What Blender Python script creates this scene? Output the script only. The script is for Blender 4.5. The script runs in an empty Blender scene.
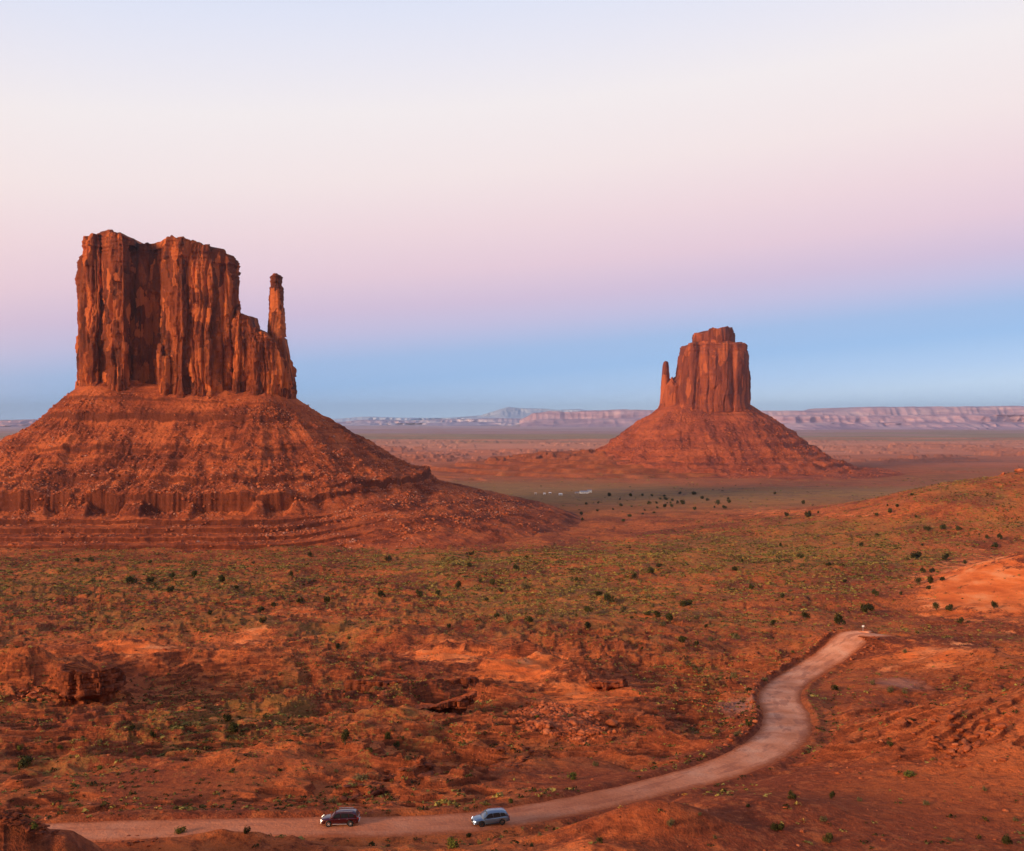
import bpy, bmesh, math, random
import numpy as np
from mathutils import Vector, Matrix

S = bpy.context.scene
COL = S.collection
R = math.radians
rng = np.random.default_rng(7)
random.seed(7)

# ------------------------------------------------------------------ camera
F = 1000.0                     # focal length in pixels of a 1024 wide picture
cam_d = bpy.data.cameras.new('camera')
cam = bpy.data.objects.new('camera', cam_d); COL.objects.link(cam)
cam.location = (0, 0, 0); cam.rotation_euler = (R(90), 0, 0)
cam_d.sensor_width = 36; cam_d.lens = 36 * F / 1024
cam_d.shift_y = -7.5 / 1024
cam_d.clip_start = 0.5; cam_d.clip_end = 200000
S.camera = cam
S.render.resolution_x = 1024; S.render.resolution_y = 851

# ------------------------------------------------------------------ sky, sun, exposure
SUN_EL, SUN_AZ = 14.0, 236.0          # azimuth clockwise from +Y: behind and to the left of the camera
S.view_settings.view_transform = 'Standard'; S.view_settings.look = 'None'
S.view_settings.exposure = 0.05; S.view_settings.gamma = 1.0
world = bpy.data.worlds.new('World'); S.world = world; world.use_nodes = True
wt = world.node_tree; wt.nodes.clear()
def N(t, kind, **kw):
    n = t.nodes.new(kind)
    for k, v in kw.items():
        if k.startswith('i_'):
            key = k[2:]
            n.inputs[int(key) if key.isdigit() else key.replace('_', ' ')].default_value = v
        else: setattr(n, k, v)
    return n
def ramp(t, fac, stops, interp='LINEAR'):
    r = t.nodes.new('ShaderNodeValToRGB'); cr = r.color_ramp; cr.interpolation = interp
    while len(cr.elements) > 1: cr.elements.remove(cr.elements[0])
    cr.elements[0].position = stops[0][0]; cr.elements[0].color = tuple(stops[0][1]) + (1,)
    for p, c in stops[1:]:
        e = cr.elements.new(p); e.color = tuple(c) + (1,)
    if fac is not None: t.links.new(fac, r.inputs[0])
    return r
def srgb(r, g, b):
    f = lambda c: (c / 255) / 12.92 if c <= 10 else (((c / 255) + .055) / 1.055) ** 2.4
    return (f(r), f(g), f(b))
def math_(t, op, a, b=None, c=None, clamp=False):
    n = t.nodes.new('ShaderNodeMath'); n.operation = op; n.use_clamp = clamp
    for i, v in enumerate((a, b, c)):
        if v is None: continue
        if isinstance(v, (int, float)): n.inputs[i].default_value = v
        else: t.links.new(v, n.inputs[i])
    return n.outputs[0]
tc = N(wt, 'ShaderNodeTexCoord'); sx = N(wt, 'ShaderNodeSeparateXYZ')
wt.links.new(tc.outputs['Generated'], sx.inputs[0])
# elevation measured a little lower towards the antisolar side (the belt of Venus stands highest there)
el = math_(wt, 'ADD', sx.outputs['Z'], math_(wt, 'MULTIPLY', sx.outputs['X'], -0.075))
anti = ramp(wt, math_(wt, 'MULTIPLY', el, 1.0, clamp=True), [
    (0.0, srgb(206, 229, 255)), (0.02, srgb(182, 212, 249)), (0.045, srgb(158, 195, 240)), (0.068, srgb(163, 191, 233)), (0.095, srgb(196, 192, 225)),
    (0.118, srgb(212, 192, 218)), (0.15, srgb(231, 203, 217)), (0.19, srgb(240, 215, 221)), (0.24, srgb(245, 229, 229)), (0.30, srgb(244, 236, 237)), (0.345, srgb(234, 232, 242)),
    (0.385, srgb(224, 228, 245)), (0.5, srgb(178, 192, 226)), (0.7, srgb(138, 156, 202)), (1.0, srgb(105, 128, 185))])
sol = ramp(wt, math_(wt, 'MULTIPLY', el, 1.0, clamp=True), [
    (0.0, (2.3, 1.0, 0.42)), (0.08, (2.1, 1.05, 0.5)), (0.2, (1.4, .86, .56)), (0.45, (.62, .56, .58)), (0.7, (.30, .36, .52)), (1.0, (.15, .22, .50))])
az = R(SUN_AZ)
sdir = (math.sin(az), math.cos(az), 0)
dot = N(wt, 'ShaderNodeVectorMath', operation='DOT_PRODUCT'); dot.inputs[1].default_value = sdir
wt.links.new(tc.outputs['Generated'], dot.inputs[0])
mr = N(wt, 'ShaderNodeMapRange', interpolation_type='SMOOTHSTEP'); wt.links.new(dot.outputs['Value'], mr.inputs[0])
mr.inputs[1].default_value = -0.25; mr.inputs[2].default_value = 0.85
mx = N(wt, 'ShaderNodeMix', data_type='RGBA'); wt.links.new(mr.outputs[0], mx.inputs[0])
wt.links.new(anti.outputs[0], mx.inputs[6]); wt.links.new(sol.outputs[0], mx.inputs[7])
bg1 = N(wt, 'ShaderNodeBackground', i_Strength=1.06); wt.links.new(mx.outputs[2], bg1.inputs[0])
sky = N(wt, 'ShaderNodeTexSky', sky_type='NISHITA'); sky.sun_disc = False
sky.sun_elevation = R(SUN_EL); sky.sun_rotation = R(SUN_AZ)
bg2 = N(wt, 'ShaderNodeBackground', i_Strength=0.05); wt.links.new(sky.outputs[0], bg2.inputs[0])
SKYMIX = 0.08
adds = N(wt, 'ShaderNodeMixShader', i_0=SKYMIX); wt.links.new(bg1.outputs[0], adds.inputs[1]); wt.links.new(bg2.outputs[0], adds.inputs[2])
wo = N(wt, 'ShaderNodeOutputWorld'); wt.links.new(adds.outputs[0], wo.inputs[0])
sd = bpy.data.lights.new('sun', 'SUN'); sd.energy = 4.4; sd.angle = R(11); sd.color = (1.0, 0.68, 0.40)
sun = bpy.data.objects.new('sun', sd); COL.objects.link(sun)
sv = Vector((math.sin(az) * math.cos(R(SUN_EL)), math.cos(az) * math.cos(R(SUN_EL)), math.sin(R(SUN_EL))))
sun.rotation_euler = sv.to_track_quat('Z', 'Y').to_euler()
sun.location = sv * 100

# ------------------------------------------------------------------ noise
def _hash(ix, iy, seed):
    h = (ix.astype(np.int64) * 374761393 + iy.astype(np.int64) * 668265263 + seed * 1442695041) & 0xffffffff
    h = ((h ^ (h >> 13)) * 1274126177) & 0xffffffff
    return (h ^ (h >> 16)) & 0xffffffff
def pn(x, y, seed=0):
    x = np.asarray(x, float); y = np.asarray(y, float)
    x0 = np.floor(x); y0 = np.floor(y); fx = x - x0; fy = y - y0
    ix = x0.astype(np.int64); iy = y0.astype(np.int64)
    u = fx * fx * fx * (fx * (fx * 6 - 15) + 10); v = fy * fy * fy * (fy * (fy * 6 - 15) + 10)
    def g(a, b, dx, dy):
        t = _hash(ix + a, iy + b, seed).astype(float) * (2 * math.pi / 4294967296.0)
        return np.cos(t) * dx + np.sin(t) * dy
    n00 = g(0, 0, fx, fy); n10 = g(1, 0, fx - 1, fy); n01 = g(0, 1, fx, fy - 1); n11 = g(1, 1, fx - 1, fy - 1)
    a = n00 + u * (n10 - n00); b = n01 + u * (n11 - n01)
    return (a + v * (b - a)) * 1.5
def fbm(x, y, seed=0, o=4, g=.5):
    s = 0; a = 1; t = 0
    for i in range(o):
        s = s + a * pn(x, y, seed + 31 * i); t += a; a *= g; x = x * 2.03 + 7.1; y = y * 2.03 + 3.7
    return s / t
def rid(x, y, seed=0): return 1 - 2 * np.abs(pn(x, y, seed))
def ss(a, b, x):
    t = np.clip((x - a) / (b - a), 0, 1); return t * t * (3 - 2 * t)
def terr(n, st, sharp=.75):
    k = np.floor(n / st); f = n / st - k
    return (k + ss(sharp, 1.0, f)) * st
def pxv(x, y): return 512 + F * x / np.maximum(y, 1)
def pyv(z, y): return 418 - F * z / np.maximum(y, 1)

# ------------------------------------------------------------------ terrain
BD = np.array([0, 3, 8, 30, 60, 90, 105, 110, 118, 127, 150, 175, 200, 250, 320, 440, 560, 680, 850, 1030, 1250, 1480, 1880, 2520, 3750, 7300, 13400, 30000, 90000.])
BZ = np.array([-1.9, -2.4, -5, -19, -33, -43, -46.8, -47.6, -49.1, -50.7, -55, -59.3, -63, -70.5, -80, -98, -112, -124, -136.5, -146, -149.5, -151, -154, -156, -158, -161, -161, -161, -161.])
_ld = np.log(BD + 5); _t = np.linspace(_ld[0], _ld[-1], 3000)
_z = np.interp(_t, _ld, BZ); _k = np.hanning(61); _k /= _k.sum()
_zs = np.convolve(np.pad(_z, 30, mode='edge'), _k, 'valid'); _w = ss(3.4, 4.2, _t); _zs = _z * (1 - _w) + _zs * _w
def base(x, y):
    r = np.sqrt(y * y + (.25 * x) ** 2)
    return np.interp(np.log(r + 5), _t, _zs)
def W(px, Y): return (px - 512) / F * Y
# (px, Y, sigma x, sigma y, height)
HILLS = [(1085, 1300, 215, 170, 84), (930, 1250, 60, 60, 7), (1052, 640, 58, 55, 34), (612, 2980, 250, 260, 52), (500, 3100, 220, 160, 14),
         (-4, 93.5, 5.4, 3.4, 6.7), (62, 97, 3.6, 2.6, 3.6), (120, 105, 3.8, 2.0, 1.3), (655, 115.5, 6.5, 3.4, 4.3), (760, 126, 9, 6, 2.6), (600, 107, 5, 2.6, 1.6), (228, 110, 6.5, 2.6, 2.3), (135, 107, 5, 2.4, .9), (678, 138, 3.5, 2.6, 1.5),
         (1110, 165, 26, 26, 15), (1010, 290, 30, 26, 9), (872, 337, 27, 15, 10.0), (432, 372, 7, 5, 3.5), (470, 375, 9, 5, 4), (450, 350, 12, 5, 2), (515, 325, 8, 5, 4.5), (540, 318, 6, 4, 3.5), (575, 285, 6, 4, 3.5), (592, 280, 5, 3, 2.5), (128, 378, 11, 6, 6), (255, 372, 9, 5, 3.5), (555, 300, 14, 5, 2), (745, 250, 9, 8, 2.5), (640, 380, 22, 10, 5), (380, 420, 26, 12, 5), (200, 470, 40, 16, 7), (610, 455, 62, 46, 9), (470, 300, 26, 12, 3.5), (560, 268, 16, 8, 2.4),
         (640, 235, 16, 9, 2.5), (860, 225, 12, 10, 2.5), (90, 300, 34, 13, 6), (12, 262, 17, 10, 9.5), (52, 262, 11, 8, 5), (300, 300, 28, 16, 4.5), (140, 350, 22, 12, 5),
         (455, 258, 12, 9, 3.0), (540, 196, 9, 6, -2.5), (250, 165, 18, 8, 2.2), (400, 178, 10, 8, 2.2), (330, 520, 90, 40, 6), (760, 620, 90, 50, 7),
         (820, 900, 160, 70, 10), (620, 900, 130, 70, 8), (505, 212, 11, 5, 1.8), (470, 232, 8, 4, -2.5), (800, 178, 7, 5, 0)]
def big(x, y, ymin=0):
    z = base(x, y)
    for px, Y, sx_, sy_, h in HILLS:
        if Y < ymin: continue
        cx = W(px, Y); z = z + h * np.exp(-.5 * (((x - cx) / sx_) ** 2 + ((y - Y) / sy_) ** 2))
    return z
_yy = np.exp(np.linspace(math.log(85), math.log(60000), 1700))
def ray(px, py, fn=None):
    """where the line of sight of a pixel first meets the land"""
    xx = (px - 512) / F * _yy; zr = (418 - py) / F * _yy
    h = (fn or big)(xx, _yy); k = np.argmax(h >= zr)
    if h[k] < zr[k]: k = len(_yy) - 1
    return xx[k], _yy[k], h[k]
# road centre line, traced and put on the land: (px, py, width in metres)
RD = [(-60, 838, 6.5), (70, 832, 6.5), (200, 829, 6.5), (320, 826.5, 6.5), (400, 825.5, 6.5), (480, 820.5, 6.5), (540, 811.5, 6.5), (600, 800, 6.6), (660, 786, 7), (715, 771, 8),
      (757, 754, 9), (783, 734, 10), (786, 714, 10.5), (779, 697, 10.5), (789, 683, 10.5), (812, 668, 11), (833, 654, 11.5), (846, 643, 12), (853, 637, 12), (862, 634.3, 12), (872, 633.8, 11)]
bigroad = lambda x, y: big(x, y, 130)
rp = np.array([list(ray(a, b, bigroad)) + [w] for a, b, w in RD])
last = rp[-1].copy(); rp = np.vstack([rp, last + [5, 6, -1.6, -1], last + [12, 18, -6, -2], last + [24, 34, -11, -3]])
def crom(P, n=14):
    out = []
    Q = np.vstack([2 * P[0] - P[1], P, 2 * P[-1] - P[-2]])
    for i in range(1, len(Q) - 2):
        for t in np.linspace(0, 1, n, endpoint=False):
            a, b, c, d = Q[i - 1:i + 3]
            out.append(.5 * (2 * b + (c - a) * t + (2 * a - 5 * b + 4 * c - d) * t * t + (3 * b - a - 3 * c + d) * t ** 3))
    out.append(Q[-2]); return np.array(out)
RC = crom(rp)
for _ in range(6): RC[1:-1, 2] = .25 * RC[:-2, 2] + .5 * RC[1:-1, 2] + .25 * RC[2:, 2]
def road_near(x, y):
    """distance to the centre line, its height, its width and the side (left +1)"""
    sh = np.shape(x); x = np.ravel(x).astype(float); y = np.ravel(y).astype(float)
    D = np.full(x.shape, 1e9); Z = np.zeros_like(D); Wd = np.full(x.shape, 6.5); Sd = np.zeros_like(D); T = np.zeros_like(D)
    m = (y > 95) & (y < 460) & (x > -95) & (x < 230)
    xs = x[m]; ys = y[m]
    d_ = np.full(xs.shape, 1e9); z_ = np.zeros_like(d_); w_ = np.zeros_like(d_); s_ = np.zeros_like(d_); t_ = np.zeros_like(d_)
    for i in range(len(RC) - 1):
        a = RC[i]; b = RC[i + 1]; dx, dy = b[0] - a[0], b[1] - a[1]; L = dx * dx + dy * dy + 1e-9
        near = (np.abs(xs - a[0]) < 45) & (np.abs(ys - a[1]) < 45)
        if not near.any(): continue
        xn = xs[near]; yn = ys[near]
        t = np.clip(((xn - a[0]) * dx + (yn - a[1]) * dy) / L, 0, 1)
        q = np.hypot(xn - a[0] - t * dx, yn - a[1] - t * dy)
        k = q < d_[near]; idx = np.flatnonzero(near)[k]
        d_[idx] = q[k]; z_[idx] = a[2] + t[k] * (b[2] - a[2]); w_[idx] = a[3] + t[k] * (b[3] - a[3])
        s_[idx] = np.sign(dx * (yn[k] - a[1]) - dy * (xn[k] - a[0])); t_[idx] = i + t[k]
    D[m] = d_; Z[m] = z_; Wd[m] = w_; Sd[m] = s_; T[m] = t_
    return [v.reshape(sh) for v in (D, Z, Wd, Sd, T)]

def blobs(px, py, L):
    o = np.zeros_like(px)
    for a, b, ra, rb, s in L:
        o = np.maximum(o, s * np.exp(-.5 * (((px - a) / ra) ** 2 + ((py - b) / rb) ** 2)))
    return o
ROUGH = [(200, 600, 200, 30, .8), (120, 690, 120, 45, 1), (330, 700, 110, 50, 1.2), (470, 690, 60, 40, 1.2), (440, 770, 60, 28, 1.1), (930, 740, 70, 30, 1.1), (700, 700, 60, 30, .9),
         (320, 785, 90, 20, .8), (60, 765, 60, 15, .7), (40, 820, 50, 14, 1.3), (560, 660, 70, 25, 1.1), (640, 720, 40, 30, .9), (300, 845, 80, 8, 1.0), (640, 830, 60, 14, .6)]
BARE = [(660, 815, 40, 16, .7), (985, 588, 55, 26, 1.2), (135, 650, 32, 8, 1.1), (250, 637, 24, 8, .8), (450, 652, 42, 9, 1), (520, 667, 38, 11, 1.2), (585, 690, 45, 13, .9), (70, 655, 22, 10, .6),
        (930, 655, 60, 12, .7), (700, 590, 50, 12, .25), (930, 770, 110, 60, .35), (150, 850, 60, 16, .8), (560, 770, 60, 22, .3), (240, 655, 70, 14, .5), (770, 512, 60, 4, .6), (620, 840, 80, 14, .5), (300, 612, 60, 7, .6), (860, 515, 70, 4, .5)]
SMOOTH = [(135, 674, 26, 12, 1), (500, 700, 25, 10, .7), (655, 815, 50, 22, 1), (30, 835, 60, 18, .6), (200, 782, 110, 14, 1), (930, 800, 110, 35, 1), (330, 765, 60, 12, .5), (600, 775, 60, 14, .8), (820, 780, 90, 25, .6), (850, 690, 60, 20, .6), (150, 850, 140, 12, .8), (700, 840, 120, 16, .6)]
REDFLAT = [(600, 528, 75, 9, 1.2), (520, 535, 50, 10, 1.1), (660, 515, 60, 6, 1), (850, 500, 110, 8, .5), (560, 527, 110, 13, 1.2)]
GREEN = [(965, 498, 90, 14, .8), (560, 600, 130, 22, .9), (740, 545, 190, 24, .9), (480, 560, 110, 14, .7), (150, 585, 160, 14, .7), (880, 520, 160, 12, .7), (330, 630, 60, 12, .7), (640, 492, 200, 10, 1), (60, 700, 70, 8, .6),
         (40, 760, 50, 10, .7), (700, 620, 60, 14, .4), (690, 680, 45, 25, .45), (400, 700, 160, 60, .25), (960, 630, 60, 12, .5), (230, 720, 120, 18, .5), (880, 560, 100, 24, .7), (200, 620, 180, 20, .55)]
def noise_detail(x, y, px, py):
    dist = np.maximum(y, 60)
    a = ss(3000, 900, y)
    rough = np.clip(.5 + blobs(px, py, ROUGH) - .9 * blobs(px, py, SMOOTH), .06, 1.4) * ss(1400, 600, y)
    bare = np.clip(blobs(px, py, BARE), 0, 1)
    n = (4.5 * fbm(x / 95, y / 60, 11, 2) * ss(150, 420, y) * a + rough * (3.0 * fbm(x / 34, y / 22, 12, 3) + 3.2 * (rid(x / 30 + .4 * pn(x / 12, y / 12, 33), y / 17, 34) - .55) * ss(-.2, .2, pn(x / 70, y / 50, 35))) * (.3 + .7 * ss(110, 180, y)) + rough * (.9 * fbm(x / 10, y / 7, 13, 3) + .9 * (rid(x / 8, y / 5, 36) - .5)))
    n = n * (1 - .55 * bare)
    gul = np.abs(fbm(x / 30 + 5, y / 60, 17, 3)); n = n - 1.5 * np.exp(-(gul / .11) ** 2) * ss(-.1, .3, pn(x / 50, y / 50, 25)) * ss(140, 220, y) * a * (1 - bare)
    m = ss(.0, .25, fbm(x / 45, y / 30, 14, 3) + .45 * rough - .2) * (1 - bare) * ss(1300, 500, y)
    st = 1.0 + .6 * ss(250, 600, y)
    nn = n + .25 * fbm(x / 5, y / 5, 18, 2)
    n = n + m * (terr(nn, st) - n)
    fine = (.24 * fbm(x / 2.6, y / 2.2, 15, 3) + .05 * fbm(x / .7, y / .7, 16, 2) * ss(600, 250, y)) * (.5 + .7 * rough) * (1 - .4 * bare)
    far = .9 * fbm(x / 60, y / 60, 19, 3) * ss(500, 900, y) * ss(6000, 2500, y) + 9 * terr(ss(-.1, .5, fbm(x / 520 + .5 * pn(x / 90, y / 90, 28), y / 700, 27, 3)) * 2.2, 1, .88) * ss(2500, 3300, y) * ss(9000, 5500, y)
    return n + fine + far, m, bare
def land(x, y, full=False):
    x = np.asarray(x, float); y = np.asarray(y, float)
    z0 = big(x, y); px = pxv(x, y); py = pyv(z0, y)
    D, Zr, Wd, Sd, T = road_near(x, y)
    nd, m, bare = noise_detail(x, y, px, py)
    h = Wd * .5
    k = ss(1.2, 9.0, D - h)
    nearfade = ss(0, 1, D - h)
    wt_ = ss(2350, 2600, y) * ss(4600, 3800, y) * ss(-158, -150, z0); z0 = z0 * (1 - wt_) + (terr(z0 + 170 + 2.5 * pn(x / 60, y / 60, 41), 8.5, .84) - 170) * wt_
    z = (Zr + .15 * nd * nearfade) * (1 - k) + (z0 + nd) * k
    z = z - .12 * (1 - ss(-.3, .5, D - h))
    up = ss(9 * 14, 12 * 14, T) * ss(18.6 * 14, 17 * 14, T)
    berm = np.exp(-((D - h - 1.2) / .9) ** 2) * (.35 + up * (.95 * (Sd > 0) + .3)) * (D < 1e8) * (.7 + .6 * pn(x / 4, y / 4, 21)) * ss(0, 40, T)
    z = z + berm
    if full: return z, m * k, bare, 1 - ss(0, 1.5, D - h), px, py, k
    return z
def land1(x, y): return float(land(np.array([x]), np.array([y]))[0])
def rayL(px, py): return ray(px, py, land)

# ------------------------------------------------------------------ mesh helpers
def mesh_np(name, V, Q, mat=None, parent=None, smooth=False, attrs=None, link=True):
    me = bpy.data.meshes.new(name); V = np.asarray(V, np.float32); Q = np.asarray(Q, np.int32); k = Q.shape[1]
    me.vertices.add(len(V)); me.vertices.foreach_set('co', V.ravel())
    me.loops.add(Q.size); me.loops.foreach_set('vertex_index', Q.ravel())
    me.polygons.add(len(Q)); me.polygons.foreach_set('loop_start', np.arange(0, Q.size, k, dtype=np.int32))
    me.polygons.foreach_set('loop_total', np.full(len(Q), k, np.int32))
    if smooth: me.polygons.foreach_set('use_smooth', np.ones(len(Q), bool))
    me.update(calc_edges=True)
    for an, av in (attrs or {}).items():
        a = me.attributes.new(an, 'FLOAT', 'POINT'); a.data.foreach_set('value', np.asarray(av, np.float32).ravel())
    if mat: me.materials.append(mat)
    if not link: return me
    o = bpy.data.objects.new(name, me); COL.objects.link(o)
    if parent: o.parent = parent
    return o
def grid_faces(nu, nv, wrap=False, off=0):
    iu = np.arange(nu if wrap else nu - 1); iv = np.arange(nv - 1)
    a, b = np.meshgrid(iu, iv, indexing='ij'); a2 = (a + 1) % nu
    return (np.stack([a * nv + b, a2 * nv + b, a2 * nv + b + 1, a * nv + b + 1], -1).reshape(-1, 4) + off)
def tag(o, label=None, cat=None, group=None, kind=None):
    if label: o['label'] = label
    if cat: o['category'] = cat
    if group: o['group'] = group
    if kind: o['kind'] = kind
    return o
def empty(name, loc=(0, 0, 0), rz=0):
    e = bpy.data.objects.new(name, None); COL.objects.link(e); e.location = loc; e.rotation_euler = (0, 0, rz); e.empty_display_size = .5
    return e

# ------------------------------------------------------------------ materials
def new_mat(name, rough=.9, spec=.15):
    m = bpy.data.materials.new(name); m.use_nodes = True; t = m.node_tree
    b = t.nodes['Principled BSDF']; b.inputs['Roughness'].default_value = rough
    b.inputs['Specular IOR Level'].default_value = spec
    return m, t, b
def simple(name, col, rough=.6, spec=.4, metal=0, emis=None, es=0, coat=0, var=.12, scale=30):
    m, t, b = new_mat(name, rough, spec)
    tcx = N(t, 'ShaderNodeTexCoord'); nz = N(t, 'ShaderNodeTexNoise', i_Scale=scale, i_Detail=3.0); t.links.new(tcx.outputs['Object'], nz.inputs['Vector'])
    r = ramp(t, nz.outputs[0], [(.3, [c * (1 - var) for c in col]), (.7, [min(1, c * (1 + var)) for c in col])])
    t.links.new(r.outputs[0], b.inputs['Base Color']); b.inputs['Metallic'].default_value = metal
    b.inputs['Coat Weight'].default_value = coat
    if emis: b.inputs['Emission Color'].default_value = (*emis, 1); b.inputs['Emission Strength'].default_value = es
    return m
def mixc(t, fac, a, b):
    n = t.nodes.new('ShaderNodeMix'); n.data_type = 'RGBA'
    for i, v in ((0, fac), (6, a), (7, b)):
        if isinstance(v, (int, float)): n.inputs[i].default_value = v
        elif isinstance(v, tuple): n.inputs[i].default_value = (*v, 1) if len(v) == 3 else v
        else: t.links.new(v, n.inputs[i])
    return n.outputs[2]
def noise(t, vec, scale, detail=4, rough=.55, dist=0):
    n = N(t, 'ShaderNodeTexNoise', i_Scale=scale, i_Detail=float(detail), i_Roughness=rough, i_Distortion=float(dist)); t.links.new(vec, n.inputs['Vector']); return n.outputs[0]
def mapr(t, v, a, b, c=0., d=1.):
    n = N(t, 'ShaderNodeMapRange', interpolation_type='SMOOTHSTEP'); t.links.new(v, n.inputs[0])
    for i, q in enumerate((a, b, c, d)): n.inputs[i + 1].default_value = q
    return n.outputs[0]
def scaled(t, vec, s):
    n = N(t, 'ShaderNodeMapping'); n.inputs['Scale'].default_value = s; t.links.new(vec, n.inputs['Vector']); return n.outputs[0]
def attr(t, name):
    a = N(t, 'ShaderNodeAttribute'); a.attribute_name = name; return a.outputs['Fac']
def bump(t, b, h, dist, strength=1.0, prev=None):
    n = N(t, 'ShaderNodeBump'); n.inputs['Distance'].default_value = dist; n.inputs['Strength'].default_value = strength
    t.links.new(h, n.inputs['Height'])
    if prev is not None: t.links.new(prev, n.inputs['Normal'])
    if b is not None: t.links.new(n.outputs[0], b.inputs['Normal'])
    return n.outputs[0]

RED = (.54, .128, .032); ORANGE = (.68, .165, .045); MAROON = (.19, .040, .018); DARKR = (.080, .022, .012); PINK = (.46, .165, .105)
def ground_material():
    m, t, b = new_mat('red_desert_soil', .95, .05)
    geo = N(t, 'ShaderNodeNewGeometry'); P = geo.outputs['Position']
    n1 = noise(t, P, .018, 5, .6); n2 = noise(t, P, .11, 5, .6); n3 = noise(t, P, .8, 4, .65); n4 = noise(t, P, 4.0, 3, .6)
    c = ramp(t, n1, [(.34, MAROON), (.45, (.30, .064, .022)), (.54, RED), (.66, (.62, .145, .040))]).outputs[0]
    c = mixc(t, mapr(t, n2, .42, .68, 0, .6), c, (.22, .050, .024))
    c = mixc(t, mapr(t, n3, .52, .66, 0, .5), c, (.60, .165, .058))
    c = mixc(t, mapr(t, n3, .47, .35, 0, .7), c, DARKR)
    c = mixc(t, mapr(t, n4, .56, .72, 0, .35), c, (.52, .17, .085))
    c = mixc(t, mapr(t, n4, .45, .33, 0, .6), c, DARKR)
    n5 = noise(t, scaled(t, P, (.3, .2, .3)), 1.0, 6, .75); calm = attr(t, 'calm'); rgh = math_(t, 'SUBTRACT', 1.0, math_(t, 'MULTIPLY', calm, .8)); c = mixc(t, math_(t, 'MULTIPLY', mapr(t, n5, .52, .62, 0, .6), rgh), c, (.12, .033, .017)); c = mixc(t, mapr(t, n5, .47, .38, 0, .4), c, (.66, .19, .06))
    # bare blown sand
    bare = attr(t, 'bare'); bn = math_(t, 'ADD', bare, math_(t, 'ADD', math_(t, 'MULTIPLY', math_(t, 'SUBTRACT', n2, .5), 2.2), math_(t, 'MULTIPLY', math_(t, 'SUBTRACT', n3, .5), .9)))
    band = noise(t, scaled(t, P, (.05, .05, .35)), 1.0, 5)
    sand = ramp(t, band, [(.35, (.62, .125, .030)), (.52, (.84, .20, .050)), (.68, (.88, .30, .11))]).outputs[0]
    c = mixc(t, mapr(t, bn, .42, .8), c, sand)
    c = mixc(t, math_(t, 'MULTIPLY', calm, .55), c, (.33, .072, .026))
    # ledge rock
    led = attr(t, 'ledge'); sep = N(t, 'ShaderNodeSeparateXYZ'); t.links.new(geo.outputs['True Normal'], sep.inputs[0])
    steep = mapr(t, sep.outputs['Z'], .93, .72)
    rock = ramp(t, noise(t, scaled(t, P, (.25, .25, 2.2)), 1, 4), [(.35, (.085, .024, .014)), (.55, (.22, .052, .022)), (.7, (.38, .10, .042))]).outputs[0]
    c = mixc(t, math_(t, 'MULTIPLY', steep, .85), c, rock)
    # low plants and crust: grey green film broken up at several sizes
    veg = attr(t, 'veg')
    v1 = noise(t, scaled(t, P, (1, .55, 1)), .16, 6, .7); v2 = noise(t, P, 1.3, 4, .7); v3 = noise(t, scaled(t, P, (1, .35, 1)), .02, 5, .65)
    vs = math_(t, 'ADD', math_(t, 'ADD', math_(t, 'MULTIPLY', v1, .45), math_(t, 'MULTIPLY', v2, .35)), math_(t, 'MULTIPLY', v3, .35))
    thr = math_(t, 'ADD', math_(t, 'MULTIPLY', veg, -.15), .675)
    vm = mapr(t, math_(t, 'SUBTRACT', vs, thr), -.008, .025)
    vcol = ramp(t, noise(t, P, .05, 4), [(.35, (.17, .105, .034)), (.5, (.31, .21, .055)), (.65, (.42, .20, .05))]).outputs[0]
    c = mixc(t, math_(t, 'MULTIPLY', vm, math_(t, 'MULTIPLY', math_(t, 'MINIMUM', math_(t, 'MULTIPLY', veg, 2.5), 1.0), .32)), c, vcol)
    # pale clay pans
    pan = attr(t, 'pan'); c = mixc(t, mapr(t, math_(t, 'ADD', pan, math_(t, 'MULTIPLY', math_(t, 'SUBTRACT', n3, .5), .6)), .5, 1.0), c, (.40, .16, .10))
    # far plain: grass belts and bare belts lying across the valley
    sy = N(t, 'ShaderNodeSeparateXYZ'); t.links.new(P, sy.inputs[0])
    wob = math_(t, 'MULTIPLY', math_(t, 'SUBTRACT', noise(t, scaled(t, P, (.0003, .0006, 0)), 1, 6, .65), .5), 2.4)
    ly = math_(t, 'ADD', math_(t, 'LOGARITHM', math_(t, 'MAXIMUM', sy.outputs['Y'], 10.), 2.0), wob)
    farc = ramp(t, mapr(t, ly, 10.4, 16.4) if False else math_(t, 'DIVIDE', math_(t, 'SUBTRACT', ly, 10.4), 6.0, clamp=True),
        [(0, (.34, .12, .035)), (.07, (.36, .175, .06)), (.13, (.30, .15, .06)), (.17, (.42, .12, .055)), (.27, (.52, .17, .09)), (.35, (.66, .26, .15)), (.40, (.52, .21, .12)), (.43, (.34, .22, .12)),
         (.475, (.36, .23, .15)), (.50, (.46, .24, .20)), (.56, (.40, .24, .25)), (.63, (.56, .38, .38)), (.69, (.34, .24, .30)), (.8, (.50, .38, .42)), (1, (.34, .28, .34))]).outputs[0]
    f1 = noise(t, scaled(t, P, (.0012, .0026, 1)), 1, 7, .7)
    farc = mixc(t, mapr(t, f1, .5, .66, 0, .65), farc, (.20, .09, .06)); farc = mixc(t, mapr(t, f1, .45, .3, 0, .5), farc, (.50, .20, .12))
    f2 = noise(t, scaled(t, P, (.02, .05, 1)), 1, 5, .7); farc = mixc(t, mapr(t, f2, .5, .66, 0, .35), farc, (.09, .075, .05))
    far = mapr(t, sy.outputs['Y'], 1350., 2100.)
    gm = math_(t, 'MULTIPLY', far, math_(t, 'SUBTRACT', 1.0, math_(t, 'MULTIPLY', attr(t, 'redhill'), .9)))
    c = mixc(t, gm, c, farc)
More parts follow.
